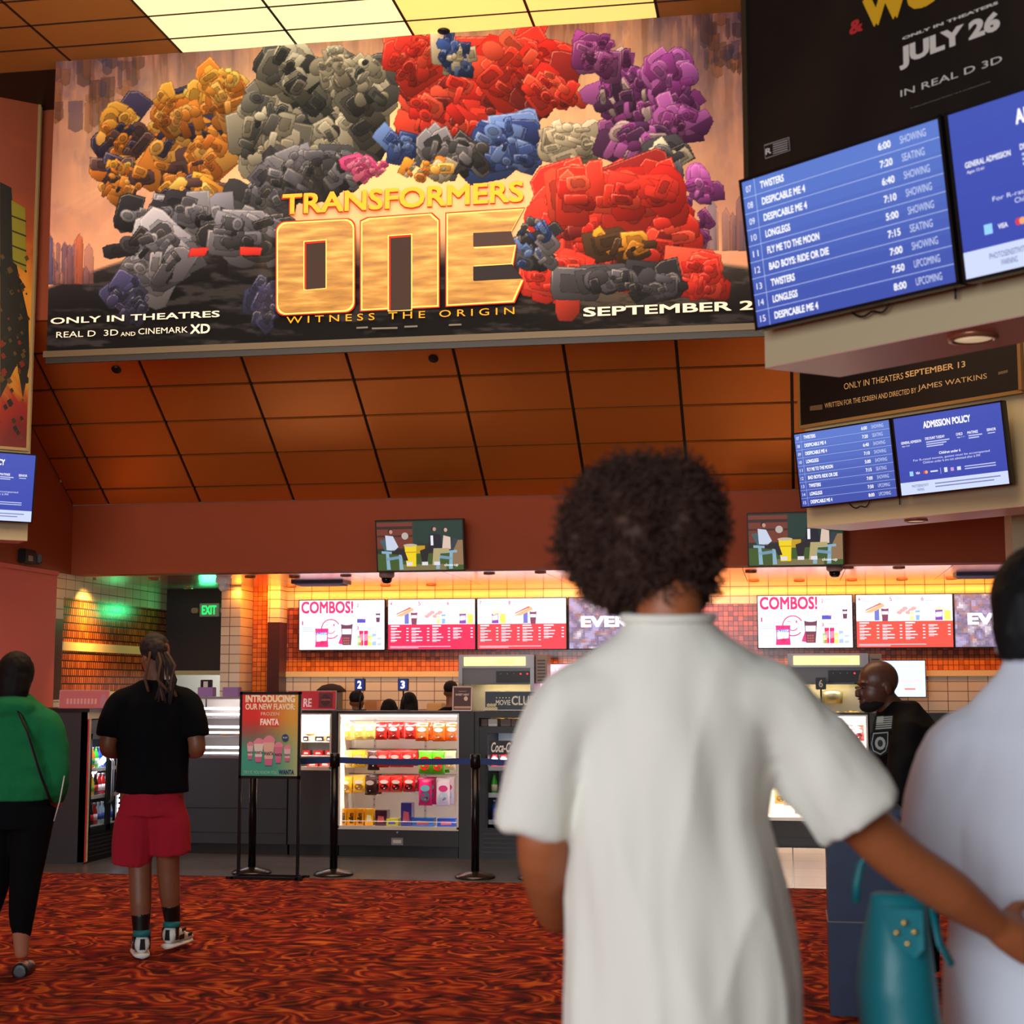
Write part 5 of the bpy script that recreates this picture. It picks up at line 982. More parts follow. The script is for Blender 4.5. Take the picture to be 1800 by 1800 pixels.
# ---------------- stanchions, belts and the poster stand ----------------
def stanchion(x, y, label):
    t = thing('stanchion', label, 'stanchion', (x, y, .005), group='belt barrier posts')
    a = MB(); a.lathe([(.165, 0), (.165, .012), (.15, .025), (.06, .05), (.04, .055)], mat('dark_chrome', (70, 64, 62), .25, .8), seg=32); a.build('base', t, 'low domed metal base')
    a = MB(); a.tube([(0, 0, .05), (0, 0, .9)], .032, BLKM, seg=20); a.build('post', t)
    a = MB(); a.lathe([(.036, .88), (.042, .885), (.042, .985), (.036, .99)], BLKM, seg=20); a.build('belt_head', t)
S0 = onZ(440, 1537, 0); S1 = onZ(577, 1543, 0); S2 = onZ(832, 1546, 0); S3 = onZ(938, 1552, 0); S1.y = S0.y = 12.66; S2.y = 12.68; S3.y = 12.7
stanchion(S0.x, S0.y, 'black barrier post behind the flavour poster stand'); stanchion(S1.x, S1.y, 'black barrier post in front of the left edge of the candy case'); stanchion(S2.x, S2.y, 'black barrier post between candy case and drinks cooler'); stanchion(S3.x, S3.y, 'barrier post beside the left elbow of the person in the white tee')
BELT = mat('blue_belt', (22, 48, 110), .7)
for A, B, lab in ((S0, S1, 'blue belt running from behind the flavour poster'), (S1, S2, 'blue belt stretched across the candy case'), (S2, S3, 'blue belt stretched across the drinks cooler')):
    a = MB(); n = 10; top_, bot = [], []
    d = (B-A).normalized(); A_ = A+d*.043; B_ = B-d*.043; vs = []
    for i in range(n+1): u = i/n; p = A_.lerp(B_, u); z = .965-.012*sin(pi*u); vs += [(p.x, p.y-.001, z), (p.x, p.y-.001, z-.05), (p.x, p.y+.001, z-.05), (p.x, p.y+.001, z)]
    fs = [(i*4+j, i*4+(j+1) % 4, (i+1)*4+(j+1) % 4, (i+1)*4+j) for i in range(n) for j in range(4)]+[(0, 3, 2, 1), (n*4, n*4+1, n*4+2, n*4+3)]
    a.add(vs, fs, BELT); tag(a.build('barrier_belt'), lab, 'belt', 'blue barrier belts')
PS = onZ(475, 1541, 0); PSY = 12.38; PS.y = PSY
A = onY(420, 1368, PSY); B = onY(530, 1216, PSY); w, h = B.x-A.x, B.z-A.z
t = thing('poster_stand', 'floor poster stand advertising a frozen drink flavour beside the man', 'poster stand', (A.x, PSY, 0))
a = MB()
for q in ((0, .022, A.z, B.z), (w-.022, w, A.z, B.z), (0, w, A.z, A.z+.022), (0, w, B.z-.022, B.z)): a.box(q[0], q[1], -.015, .015, q[2], q[3], BLKM)
a.build('frame', t)
for x in (0.0, w-.022): a = MB(); a.box(x, x+.022, -.012, .012, 0.02, A.z, BLKM); a.build('upright', t)
a = MB()
for q in ((-.06, w+.06, -.02, .0), (-.06, w+.06, .16, .18)): a.box(q[0], q[1], q[2]-.08, q[3]-.08, .0, .022, BLKM)
for q in (-.02, w-.002): a.box(q, q+.022, -.1, .1, 0, .022, BLKM)
a.build('base', t)
a = MB(); nx, ny = 8, 16; w_, h_ = w-.04, h-.04
def pcol(u, v):
    top_ = lerp((214, 40, 40), (214, 160, 60), max(0, min(1, (u-.25)*1.7))); low = lerp((60, 166, 150), (200, 196, 140), max(0, (u-.55)*1.8)); return lerp(low, top_, max(0, min(1, (v-.3)/.4)))
for i in range(nx):
    for j in range(ny): a.add([(w_*i/nx, h_*j/ny, 0), (w_*(i+1)/nx, h_*j/ny, 0), (w_*(i+1)/nx, h_*(j+1)/ny, 0), (w_*i/nx, h_*(j+1)/ny, 0)], [(0, 1, 2, 3)], PRINT, [pcol(i/nx, j/ny), pcol((i+1)/nx, j/ny), pcol((i+1)/nx, (j+1)/ny), pcol(i/nx, (j+1)/ny)])
for c_ in range(len(a.c)):
    q = a.c[c_]
    if isinstance(q, list): a.c[c_] = tuple(q)
def PX(tx, u0, v0, u1, v1, c, b=.03, z=.002): a.text(tx, w_*u0, h_*v0, w_*u1, h_*v1, z, PRINT, c, b)
CRM = (240, 226, 200)
PX('INTRODUCING', .06, .9, .94, .99, CRM, .06); PX('OUR NEW FLAVOR:', .06, .81, .94, .885, CRM, .04); PX('FROZEN', .34, .74, .66, .78, CRM, .0)
a.poly([(w_*.32, h_*.62), (w_*.66, h_*.6), (w_*.66, h_*.69), (w_*.32, h_*.72)], .001, PRINT, (226, 60, 40)); PX('FANTA', .33, .62, .66, .7, (250, 240, 236), .06, .0025)
for u, v, hh, ww in ((.16, .2, .24, .11), (.31, .17, .32, .17), (.82, .18, .22, .12), (.66, .16, .28, .15), (.49, .13, .4, .2)):
    z = .003+hh*.004; a.poly([(w_*(u-ww/2), h_*(v+hh*.7)), (w_*(u-ww*.3), h_*v), (w_*(u+ww*.3), h_*v), (w_*(u+ww/2), h_*(v+hh*.7))], z, PRINT, {.49: (224, 190, 180), .31: (226, 222, 226), .66: (206, 120, 160)}.get(u, (222, 196, 206)))
    a.poly([(w_*(u-ww/2), h_*(v+hh*.7)), (w_*(u+ww/2), h_*(v+hh*.7)), (w_*(u+ww*.56), h_*(v+hh*.78)), (w_*(u+ww*.4), h_*(v+hh*.86)), (w_*(u+ww*.1), h_*(v+hh*.92)), (w_*(u-ww*.2), h_*(v+hh*.9)), (w_*(u-ww*.56), h_*(v+hh*.77))], z+.0003, PRINT, (226, 140, 176))
    a.text('WANTA', w_*(u-ww*.42), h_*(v+hh*.3), w_*(u+ww*.42), h_*(v+hh*.42), z+.001, PRINT, (50, 50, 90), .04); a.poly([(w_*(u-ww*.3), h_*v), (w_*(u+ww*.3), h_*v), (w_*(u+ww*.36), h_*(v+hh*.2)), (w_*(u-ww*.36), h_*(v+hh*.2))], z+.0005, PRINT, (200, 110, 160))
a.disc(w_*.78, h_*.47, w_*.06, w_*.06, .008, PRINT, (30, 70, 140)); a.text('PLAY', w_*.74, h_*.46, w_*.82, h_*.48, .0085, PRINT, CRM, .02)
PX('TRY IT. YOU KNOW YOU', .05, .025, .64, .065, (150, 214, 200), .02); PX('WANTA', .67, .02, .94, .08, (24, 54, 120), .06)
o = a.build('printed_poster', t); o.location = (.02, -.012, A.z+.02); o.rotation_euler = (pi/2, 0, 0)
# ---------------- people ----------------
SKIN = {'brown': mat('skin_brown', (132, 82, 54), .5, noise_amt=.08, nscale=30), 'light': mat('skin_tan', (176, 116, 86), .5), 'deep': mat('skin_deep', (96, 60, 44), .42, noise_amt=.1, nscale=25), 'amber': mat('skin_amber', (158, 88, 50), .5, noise_amt=.06)}
def remesh(mb, name, vox, parent, m, smooth=6, disp=None, colf=None, shrink=0):
    me = mb.mesh(name+'_raw'); o = bpy.data.objects.new(name, me); COL.objects.link(o)
    md = o.modifiers.new('r', 'REMESH'); md.mode = 'VOXEL'; md.voxel_size = vox; md.use_smooth_shade = True
    if smooth: ms = o.modifiers.new('s', 'SMOOTH'); ms.iterations = smooth; ms.factor = .5
    dg = bpy.context.evaluated_depsgraph_get(); nm = bpy.data.meshes.new_from_object(o.evaluated_get(dg)); bpy.data.objects.remove(o); bpy.data.meshes.remove(me)
    nm.name = name; nm.materials.clear()
    if disp:
        nr = [v.normal.copy() for v in nm.vertices]
        for v, n in zip(nm.vertices, nr): v.co += n*disp(v.co, n)
        nm.update()
    ms_ = m if isinstance(m, list) else [m]
    for q in ms_: nm.materials.append(q)
    for p in nm.polygons: p.use_smooth = True; p.material_index = colf(p.center) if colf else 0
    ob = bpy.data.objects.new(name, nm); COL.objects.link(ob); ob.parent = parent; return ob
def ring(c, rx, ry, n=20, ax=None):    # horizontal ellipse, superellipse-ish
    return [(c[0]+rx*cos(2*pi*i/n), c[1]+ry*sin(2*pi*i/n), c[2]) for i in range(n)]
def torso(mb, secs): mb.loft([ring((s[0], s[1], s[2]), s[3], s[4]) for s in secs], BLK)
def limb(mb, pts, rs): mb.tube(pts, rs, BLK, seg=14); 
def ball(mb, c, r): mb.ell(c, r if isinstance(r, tuple) else (r, r, r), BLK)
def lint(pts, k=4):
    out = []
    for i in range(len(pts)-1):
        for j in range(k): out.append(Vector(pts[i]).lerp(Vector(pts[i+1]), j/k))
    out.append(Vector(pts[-1])); return out
def limb2(mb, pts, rs, k=4):
    P_ = lint(pts, k); R_ = []
    for i in range(len(rs)-1):
        for j in range(k): t = j/k; R_.append(rs[i]*(1-t)+rs[i+1]*t)
    R_.append(rs[-1])
    # light smoothing of the centre line
    for _ in range(2): P_ = [P_[0]]+[(P_[i-1]+P_[i]*2+P_[i+1])/4 for i in range(1, len(P_)-1)]+[P_[-1]]
    mb.tube(P_, R_, BLK, seg=14)
def hand(mb, w, d, side, s=1.0, curl=.6):
    # palm plus five bent fingers; w wrist, d direction of the fingers, side direction of the thumb
    w = Vector(w); d = Vector(d).normalized(); side = Vector(side); side = (side-d*side.dot(d)).normalized(); nrm = d.cross(side)
    limb2(mb, [w-d*.01, w+d*.05*s, w+d*.09*s], [.026*s, .034*s, .036*s])
    for a_ in (-1, 1): mb.tube([w+d*.02*s+side*.016*s*a_, w+d*.09*s+side*.022*s*a_], [.02*s, .019*s], BLK, seg=10)
    for i, (o_, l) in enumerate(((.031, .07), (.011, .08), (-.009, .075), (-.029, .058))):
        b0 = w+d*.085*s+side*o_*s; p = [b0, b0+d*l*.42*s]; dd = (d*cos(curl)+nrm*sin(curl)); p.append(p[-1]+dd*l*.33*s); dd = (d*cos(curl*1.9)+nrm*sin(curl*1.9)); p.append(p[-1]+dd*l*.28*s); mb.tube(p, [.0095*s, .009*s, .0085*s, .007*s], BLK, seg=8)
    b0 = w+d*.03*s+side*.03*s; p = [b0, b0+(d*.6+side*.8)*.035*s, b0+(d*.9+side*.75)*.058*s, b0+(d*1.2+side*.6+nrm*.3)*.07*s]; mb.tube(p, [.014*s, .012*s, .011*s, .009*s], BLK, seg=8)
def head_shape(mb, c, s=1.0, R=None, nose=True):
    # faces -y in its own frame (towards the viewer) unless rotated; skull, jaw, nose, ears
    R = R or Matrix.Identity(3); c = Vector(c)
    def e(p, r): mb.ell(c+R @ (Vector(p)*s), tuple(v*s for v in r), BLK, M=R)
    e((0, .012, .03), (.076, .095, .088)); e((0, -.02, -.03), (.062, .072, .075)); e((0, -.035, -.075), (.042, .045, .035))
    if nose: e((0, -.1, -.018), (.012, .018, .022)); e((0, -.105, -.03), (.018, .014, .011)); e((0, -.088, -.058), (.024, .012, .006)); e((0, -.088, -.068), (.022, .012, .007)); e((0, -.082, .022), (.045, .012, .009))
    for q in (-1, 1): e((q*.078, .012, -.015), (.009, .02, .03))
def hair_cap(mb, c, s, R=None, grow=1.08, cut=None):
    R = R or Matrix.Identity(3); c = Vector(c); mb.ell(c+R @ Vector((0, .022*s, .045*s)), (.078*grow*s, .092*grow*s, .082*grow*s), BLK, M=R)
FWD = Vector((-sin(YAW), cos(YAW), 0)); RGT = Vector((cos(YAW), sin(YAW), 0))
def loc_of(px, d): a_ = ray(px, 1210); k = d/a_.dot(FWD); p = CP+a_*k; return Vector((p.x, p.y, 0))

# --- person in the white tee (foreground, back to the viewer) ---
D1 = 2.8; S1_ = F/(D1)   # pixels per metre near the collar
def lx_(px): return (px-1180)/984.
def lz_(py): return H+(1210-py)/984.*1.0
pa = thing('person', 'person with a curly afro in an oversized white tee, arm stretched to the right', 'person', loc_of(1180, D1), YAW)
b = MB(); armR = [(lx_(1345), .0, lz_(1235)), (lx_(1470), .02, lz_(1390)), (lx_(1572), .06, lz_(1500)), (lx_(1690), .1, lz_(1575)), (lx_(1770), .14, lz_(1632))]
armL = [(lx_(1015), .0, lz_(1235)), (lx_(962), .0, lz_(1380)), (lx_(952), -.0, lz_(1500)), (lx_(985), .16, lz_(1620)), (lx_(1010), .3, lz_(1640))]
torso(b, [(0, 0, .9, .16, .11), (0, 0, 1.05, .135, .1), (0, 0, 1.3, .14, .1), (0, 0, 1.45, .155, .095), (0, .0, 1.56, .12, .065), (0, .0, 1.62, .07, .06)])
limb2(b, [(0, 0, 1.58), (lx_(1178), .01, 1.72)], [.064, .058]); head_shape(b, (lx_(1168), .05, 1.78), 1.02, Matrix.Rotation(pi-.25, 3, 'Z'))
limb2(b, [(.1, 0, 1.5)]+armR[:1], [.05, .052]); limb2(b, [(-.1, 0, 1.5)]+armL[:1], [.05, .052])
limb2(b, armR, [.052, .05, .047, .045, .031]); limb2(b, armL, [.05, .048, .047, .042, .03])
hand(b, armR[-1], (.75, .35, -.45), (0, .3, 1), 1.05, .35); hand(b, armL[-1], (.15, .9, .1), (.6, 0, .6), 1.0, .5)
for s in (-1, 1): limb2(b, [(s*.09, 0, .95), (s*.1, .0, .5), (s*.11, .02, .09)], [.095, .06, .04]); limb2(b, [(s*.11, 0, .05), (s*.12, .16, .035)], [.042, .035])
remesh(b, 'body', .009, pa, SKIN['amber'], 5)
TEE = mat('white_cotton', (226, 222, 208), .85, bump=.15, nscale=220, sheen=.2)
def wr(freq=(9, 9, 2.2), amp=.012, seed=0, thr=None):
    def f(co, n):
        v = noise.noise(Vector((co.x*freq[0]+seed, co.y*freq[1], co.z*freq[2]))); v2 = noise.noise(Vector((co.x*freq[0]*2.1+3+seed, co.y*freq[1]*2, co.z*freq[2]*2.4)))
        return amp*((1-abs(v)*2.2)*.6+v2*.4)-amp*.2
    return f
b = MB(); zb_ = .74
torso(b, [(lx_(1198), 0, zb_, .212, .16), (lx_(1196), 0, 1.02, .205, .15), (lx_(1186), 0, 1.18, .186, .138), (lx_(1176), 0, 1.3, .172, .128), (lx_(1178), 0, 1.38, .178, .122), (lx_(1180), 0, 1.47, .2, .118), (lx_(1180), .0, 1.54, .2, .1), (lx_(1180), .0, 1.585, .162, .088), (lx_(1177), .0, 1.625, .1, .076), (lx_(1175), .0, 1.652, .076, .07)])
limb2(b, [(.1, 0, 1.5), (lx_(1345), .0, lz_(1238)), (lx_(1408), .0, lz_(1306)), (lx_(1506), .01, lz_(1432))], [.095, .086, .078, .08])
limb2(b, [(-.1, 0, 1.5), (lx_(1010), .0, lz_(1240)), (lx_(965), .0, lz_(1330)), (lx_(937), .0, lz_(1460))], [.095, .085, .076, .064])
remesh(b, 'tee_shirt', .009, pa, TEE, 7, lambda co, n: wr((8, 8, 1.6), .024)(co, n)*min(1, max(.25, (1.66-co.z)*5)))
b = MB(); b.tube([(lx_(1175)+.078*cos(t_*pi/8), .072*sin(t_*pi/8), 1.655+.006*sin(t_*pi/8)) for t_ in range(17)], .009, TEE, seg=8); b.build('collar', pa)
b = MB()
for s in (-1, 1): limb2(b, [(s*.08, 0, .98), (s*.1, .0, .5), (s*.115, .02, .08)], [.095, .09, .075])
torso(b, [(0, 0, .82, .15, .11), (0, 0, 1.0, .15, .11)]); remesh(b, 'trousers', .014, pa, mat('dark_denim', (40, 44, 56), .9))
b = MB()
for s in (-1, 1): limb2(b, [(s*.115, -.06, .05), (s*.12, .1, .045), (s*.125, .2, .035)], [.045, .05, .035])
remesh(b, 'shoes', .01, pa, WHITE)
# afro
HAIR = mat('dark_brown_hair', (60, 33, 18), .75, noise_amt=.4, nscale=14)
hc = Vector((lx_(1140), .06, lz_(925))); b = MB()
b.ell(hc, (.14, .145, .118), HAIR); b.ell(hc+Vector((.0, .0, -.07)), (.112, .12, .09), HAIR); b.ell(hc+Vector((.035, -.02, -.135)), (.06, .07, .065), HAIR)
b2 = remesh(b, 'hair', .009, pa, HAIR, 4, lambda co, n: .03*noise.noise(co*10)+.018*noise.noise(co*24)+.008*noise.noise(co*60))
rn = random.Random(9); cur = MB(); base = list(b2.data.vertices)
for k in range(5200):
    v = rn.choice(base); p = v.co.copy(); n = v.normal.copy(); r = rn.uniform(.003, .0075); l = rn.uniform(.012, .04) if p.z > hc.z-.12 else rn.uniform(.004, .012); t1 = n.orthogonal().normalized(); t2 = n.cross(t1); ph = rn.random()*6.28; n2 = (n+Vector((rn.gauss(0, .3), rn.gauss(0, .3), rn.gauss(0, .3)))).normalized()
    pts = [p+n2*(l*i/5)+(t1*cos(ph+i*1.5)+t2*sin(ph+i*1.5))*r for i in range(6)]; cur.tube(pts, .0013, HAIR, seg=3, cap=False)
me0 = b2.data; o = cur.build('hair_curls', pa); o['kind'] = 'stuff'

# --- person in the white shirt at the right edge ---
pb = thing('person', 'person in a white collared shirt with straight black hair at the right photo edge', 'person', loc_of(1845, 3.2), YAW-.2)
def bx(px): return (px-1850)/859.
def bz(py): return H+(1210-py)/1011.
SHIRT = mat('blue_white_cotton', (206, 208, 218), .8, bump=.12, nscale=220, sheen=.2)
b = MB(); torso(b, [(0, 0, .85, .18, .13), (0, 0, 1.05, .15, .11), (0, 0, 1.3, .17, .11), (0, 0, 1.44, .18, .1), (0, 0, 1.52, .1, .07), (0, 0, 1.56, .06, .06)])
limb2(b, [(0, 0, 1.5), (0, .01, 1.68)], [.06, .055]); head_shape(b, (0, .03, 1.685), 1.0, Matrix.Rotation(pi, 3, 'Z'))
for s in (-1, 1):
    arm = [(s*.19, 0, 1.42), (s*.225, .02, 1.2), (s*.23, .03, 1.13), (s*.19, .25, 1.12)]; limb2(b, [(s*.1, 0, 1.45), arm[0]], [.055, .055]); limb2(b, arm, [.052, .045, .042, .03]); hand(b, arm[-1], (0, 1, .1), (-s, 0, .5), .95, .6)
    limb2(b, [(s*.09, 0, .9), (s*.1, 0, .48), (s*.1, .02, .08)], [.095, .06, .04]); limb2(b, [(s*.1, 0, .05), (s*.11, .16, .035)], [.042, .035])
remesh(b, 'body', .01, pb, SKIN['brown'], 5)
b = MB(); torso(b, [(0, 0, .82, .235, .16), (0, 0, 1.0, .22, .15), (0, 0, 1.16, .2, .135), (0, 0, 1.32, .215, .13), (0, 0, 1.44, .2, .115), (0, 0, 1.51, .15, .09), (0, 0, 1.56, .1, .078), (0, 0, 1.595, .086, .075)])
for s in (-1, 1): limb2(b, [(s*.1, 0, 1.43), (s*.18, 0, 1.4), (s*.215, .01, 1.28), (s*.225, .02, 1.17)], [.085, .085, .078, .072])
remesh(b, 'shirt', .01, pb, SHIRT, 7, wr((7, 7, 2.4), .018, 4))
b = MB(); b.tube([(.09*cos(t_*pi/10), .08*sin(t_*pi/10), 1.6) for t_ in range(21)], [(.022, .009)]*21, SHIRT, seg=8); b.build('shirt_collar', pb)
BH = mat('black_hair', (9, 8, 10), .65, spec=.25)
b = MB(); b.ell((0, .03, 1.71), (.108, .12, .12), BH); torso(b, [(0, -.03, 1.585, .1, .05), (0, -.03, 1.64, .112, .07), (0, 0, 1.72, .112, .1), (0, .02, 1.75, .1, .1)])
remesh(b, 'hair', .008, pb, BH, 5, lambda co, n: .003*noise.noise(Vector((co.x*90, co.y*90, co.z*6))))
b = MB()
for s in (-1, 1): limb2(b, [(s*.09, 0, .95), (s*.11, .0, .5), (s*.115, .02, .08)], [.12, .09, .07])
torso(b, [(0, 0, .8, .18, .13), (0, 0, .98, .17, .125)]); remesh(b, 'trousers', .014, pb, mat('dark_denim'))
b = MB()
for s in (-1, 1): limb2(b, [(s*.11, -.06, .05), (s*.12, .1, .045), (s*.125, .2, .035)], [.045, .05, .035])
remesh(b, 'shoes', .01, pb, BLK)
# teal handbag hanging at the elbow
TEAL = mat('teal_leather', (14, 112, 122), .45, noise_amt=.15, nscale=9, bump=.25)
DB = 3.0; bagp = loc_of(1570, DB); s_ = DB/F
bagt = thing('handbag', 'teal leather handbag with four gold studs hanging between the two people in white', 'handbag', bagp, YAW)
def gx(px): return (px-1578)*s_
def gz(py): return H+(1210-py)*s_*1.0
b = MB()
prof = [(1560, 1532, 1628, .03), (1600, 1524, 1628, .055), (1660, 1506, 1632, .075), (1720, 1498, 1636, .085), (1780, 1503, 1640, .09), (1830, 1530, 1644, .085), (1850, 1560, 1665, .06)]
b.loft([ring(((gx(x0)+gx(x1))/2, 0, gz(y)), (gx(x1)-gx(x0))/2, d, 28) for y, x0, x1, d in prof], TEAL); remesh(b, 'bag_body', .007, bagt, TEAL, 4, lambda co, n: .006*noise.noise(Vector((co.x*18, co.y*8, co.z*5))))
b = MB(); b.prism([(gx(1532), -.066, gz(1575)), (gx(1600), -.07, gz(1580)), (gx(1596), -.092, gz(1640)), (gx(1580), -.096, gz(1655)), (gx(1545), -.088, gz(1630))], 0, .006, TEAL, n=Vector((0, -1, 0))); b.build('flap', bagt)
for i, (x, y) in enumerate(((1565, 1598), (1552, 1614), (1582, 1613), (1570, 1632))): b = MB(); b.ell((gx(x), -.092-.0*i, gz(y)), (.006, .006, .006), mat('gold_stud', (226, 190, 110), .25, .9)); b.build('stud', bagt, 'gold stud')
b = MB(); b.tube([(gx(1572)+.075*cos(t_*pi/12), .0, gz(1575)+.13*sin(t_*pi/12)) for t_ in range(13)], .008, TEAL, seg=8); b.build('handle', bagt)
b = MB(); b.tube([(gx(1615), -.085, gz(1575)), (gx(1622), -.1, gz(1630)), (gx(1640), -.105, gz(1665))], [(.012, .004)]*3, TEAL, seg=8); b.build('strap', bagt)

# --- man in dark tee and red shorts ---
pm = thing('person', 'person in a dark tee and red shorts with tied back locs seen from behind', 'person', loc_of(272, 9.22), radians(14))
k9 = 1/298.
def mx_(px): return (px-272)*k9
def mz(py): return (1660-py)*k9*1.012
b = MB(); torso(b, [(0, 0, .92, .17, .12), (0, 0, 1.08, .155, .11), (0, 0, 1.3, .175, .12), (0, 0, 1.44, .18, .11), (0, 0, 1.53, .12, .07), (0, .0, 1.57, .065, .06)])
limb2(b, [(0, 0, 1.52), (-.005, .01, 1.68)], [.062, .058]); HR = Matrix.Rotation(pi+.7, 3, 'Z'); head_shape(b, (-.01, .03, 1.72), 1.0, HR)
for s in (-1, 1):
    arm = [(s*.2, 0, 1.44), (s*.25, -.02, 1.24), (s*.262, -.03, 1.17), (s*.18, .2, 1.15)]; limb2(b, [(s*.12, 0, 1.46), arm[0]], [.05, .05]); limb2(b, arm, [.05, .052, .05, .033]); hand(b, arm[-1], (-s*.4, .9, .15), (-s*.6, 0, .8), 1, .6)
legs = {-1: ((-.09, 0, .95), (-.062, .02, .52), (-.046, -.02, .3), (-.036, -.02, .09)), 1: ((.09, 0, .95), (.085, .1, .54), (.098, .12, .33), (.115, .18, .13))}
for s, L_ in legs.items(): limb2(b, L_, [.1, .068, .062, .038]); limb2(b, [Vector(L_[3])+Vector((0, -.02, -.04)), Vector(L_[3])+Vector((s*.02, .15, -.05))], [.038, .032])
remesh(b, 'body', .01, pm, SKIN['brown'], 5)
DT = mat('black_cotton', (9, 9, 13), .95, spec=.15); RS = mat('red_cotton_shorts', (168, 18, 42), .95, noise_amt=.12, nscale=60)
b = MB(); torso(b, [(-.0, 0, mz(1386), .212, .16), (0, 0, 1.1, .205, .145), (0, 0, 1.3, .205, .138), (0, 0, 1.44, .21, .125), (0, 0, 1.52, .175, .09), (0, .0, 1.58, .085, .07)])
for s in (-1, 1): limb2(b, [(s*.12, 0, 1.46), (s*.19, 0, 1.44), (s*.232, -.01, 1.34), (s*.245, -.015, 1.25)], [.09, .088, .085, .08])
remesh(b, 'tee_shirt', .011, pm, DT, 6, wr((8, 8, 3), .01, 2))
b = MB()
for s in (-1, 1): limb2(b, [(s*.08, 0, .92), (s*.1, .01, .76), (s*.112+.0, .03, .52+(.06 if s > 0 else 0))], [.09, .118, .115])
torso(b, [(0, 0, .8, .195, .14), (0, 0, .96, .175, .12)]); sh = remesh(b, 'shorts', .01, pm, RS, 4, wr((9, 9, 3), .01, 6))
b = MB()
for s, L_ in legs.items(): limb2(b, [Vector(L_[2]).lerp(Vector(L_[3]), .25), L_[3]], [.056, .043])
remesh(b, 'socks', .008, pm, BLK, 2)
def shoe(p, dirv, name='shoe'):
    p = Vector(p); d = Vector(dirv); d.normalize(); sd = Vector((d.y, -d.x, 0)); root = bpy.data.objects.new(name, None)
    rings = []
    for t_, wd, z0_, z1_ in ((-.07, .03, .035, .1), (-.055, .042, .028, .13), (0, .045, .028, .135), (.06, .045, .028, .105), (.12, .048, .026, .075), (.18, .042, .026, .06), (.21, .02, .028, .045)):
        rings.append([p+d*t_+sd*(wd*cos(2*pi*i/16))+Vector((0, 0, (z0_+z1_)/2+(z1_-z0_)/2*sin(2*pi*i/16))) for i in range(16)])
    b = MB(); b.loft(rings, mat('sneaker_white', (226, 226, 220), .45)); sh_ = b.build('shoe', pm)
    b = MB()
    for q in (-1, 1):
        for t0, t1, za_, zb_ in ((-.05, -.02, .05, .12), (.0, .05, .045, .075), (.03, .07, .09, .11), (.1, .15, .05, .07)): 
            c0 = p+sd*q*.044; b.prism([c0+d*t0+Vector((0, 0, za_)), c0+d*t1+Vector((0, 0, za_)), c0+d*t1+Vector((0, 0, zb_)), c0+d*t0+Vector((0, 0, zb_*.95))], -.004, .004, BLK, n=sd*q)
    c0 = p-d*.07; b.prism([c0+sd*-.016+Vector((0, 0, .05)), c0+sd*.016+Vector((0, 0, .05)), c0+sd*.012+Vector((0, 0, .11)), c0-sd*.012+Vector((0, 0, .11))], -.012, .004, BLK, n=-d); b.build('side_panels', sh_, 'black panels')
    b = MB(); b.loft([[v for v in r_] for r_ in [[p+d*t_+sd*(w_*cos(2*pi*i/14))+Vector((0, 0, .017+.015*sin(2*pi*i/14))) for i in range(14)] for t_, w_ in ((-.085, .02), (-.07, .042), (0, .05), (.1, .053), (.17, .048), (.215, .02))]], mat('sole_white', (236, 232, 222), .5)); b.build('sole', sh_)
    b = MB(); b.lathe([(.05, .12), (.052, .14), (.046, .155)], mat('teal_lining', (20, 110, 110), .6), o=tuple(p-d*.02)); b.build('ankle_lining', sh_, 'teal ankle lining')
shoe((legs[-1][3][0], legs[-1][3][1], 0), (-.25, 1, 0)); shoe((legs[1][3][0], legs[1][3][1], .02), (.35, 1, 0))
LOC = mat('locs_hair', (38, 24, 20), .8, noise_amt=.4, nscale=60)
b = MB(); b.ell((-.01, .02, 1.77), (.086, .104, .088), LOC); b.ell((.02, -.06, 1.75), (.06, .05, .06), LOC); remesh(b, 'hair', .008, pm, LOC, 3, lambda co, n: .006*noise.noise(co*55))
b = MB(); rn = random.Random(21)
for k in range(15):
    x = .05+rn.gauss(0, .03); pts = [(x*.6+.01, -.085+rn.gauss(0, .01), 1.74), (x+.02, -.13, 1.66+rn.gauss(0, .01)), (x+.03+rn.gauss(0, .015), -.13+rn.gauss(0, .01), 1.58), (x+.02+rn.gauss(0, .03), -.125, 1.5+rn.gauss(0, .03)-.03)]
    b.tube(lint(pts, 3), .009, mat('loc_ends', (92, 60, 44), .8) if k % 3 == 0 else LOC, seg=6)
b.build('tied_locs', pm)
b = MB(); b.ell((-.055, .085, 1.67), (.04, .045, .05), LOC); b.build('beard', pm)

# --- woman in green ---
pw = thing('person', 'person in a green hooded sweater and black leggings at the left photo edge', 'person', loc_of(35, 8.6), radians(12))
b = MB(); torso(b, [(0, 0, .85, .155, .11), (0, 0, 1.02, .15, .11), (0, 0, 1.25, .18, .12), (0, 0, 1.36, .19, .11), (0, 0, 1.43, .11, .07), (0, 0, 1.47, .06, .06)])
limb2(b, [(-.02, 0, 1.42), (-.03, .01, 1.54)], [.055, .055]); head_shape(b, (-.03, .03, 1.6), 1, Matrix.Rotation(pi, 3, 'Z'))
for s in (-1, 1):
    arm = [(s*.17, 0, 1.33), (s*.215, -.03, 1.12), (s*.22, -.02, 1.0), (s*.17, .16, .93)]; limb2(b, [(s*.1, 0, 1.35), arm[0]], [.05, .05]); limb2(b, arm, [.05, .052, .045, .032]); hand(b, arm[-1], (-s*.2, .8, -.5), (-s, .2, .2), .95, .6)
wl = {1: ((.1, 0, .9), (.07, -.02, .5), (.055, -.02, .3), (.06, .0, .1)), -1: ((-.1, 0, .9), (-.115, .1, .52), (-.15, .06, .32), (-.18, .0, .13))}
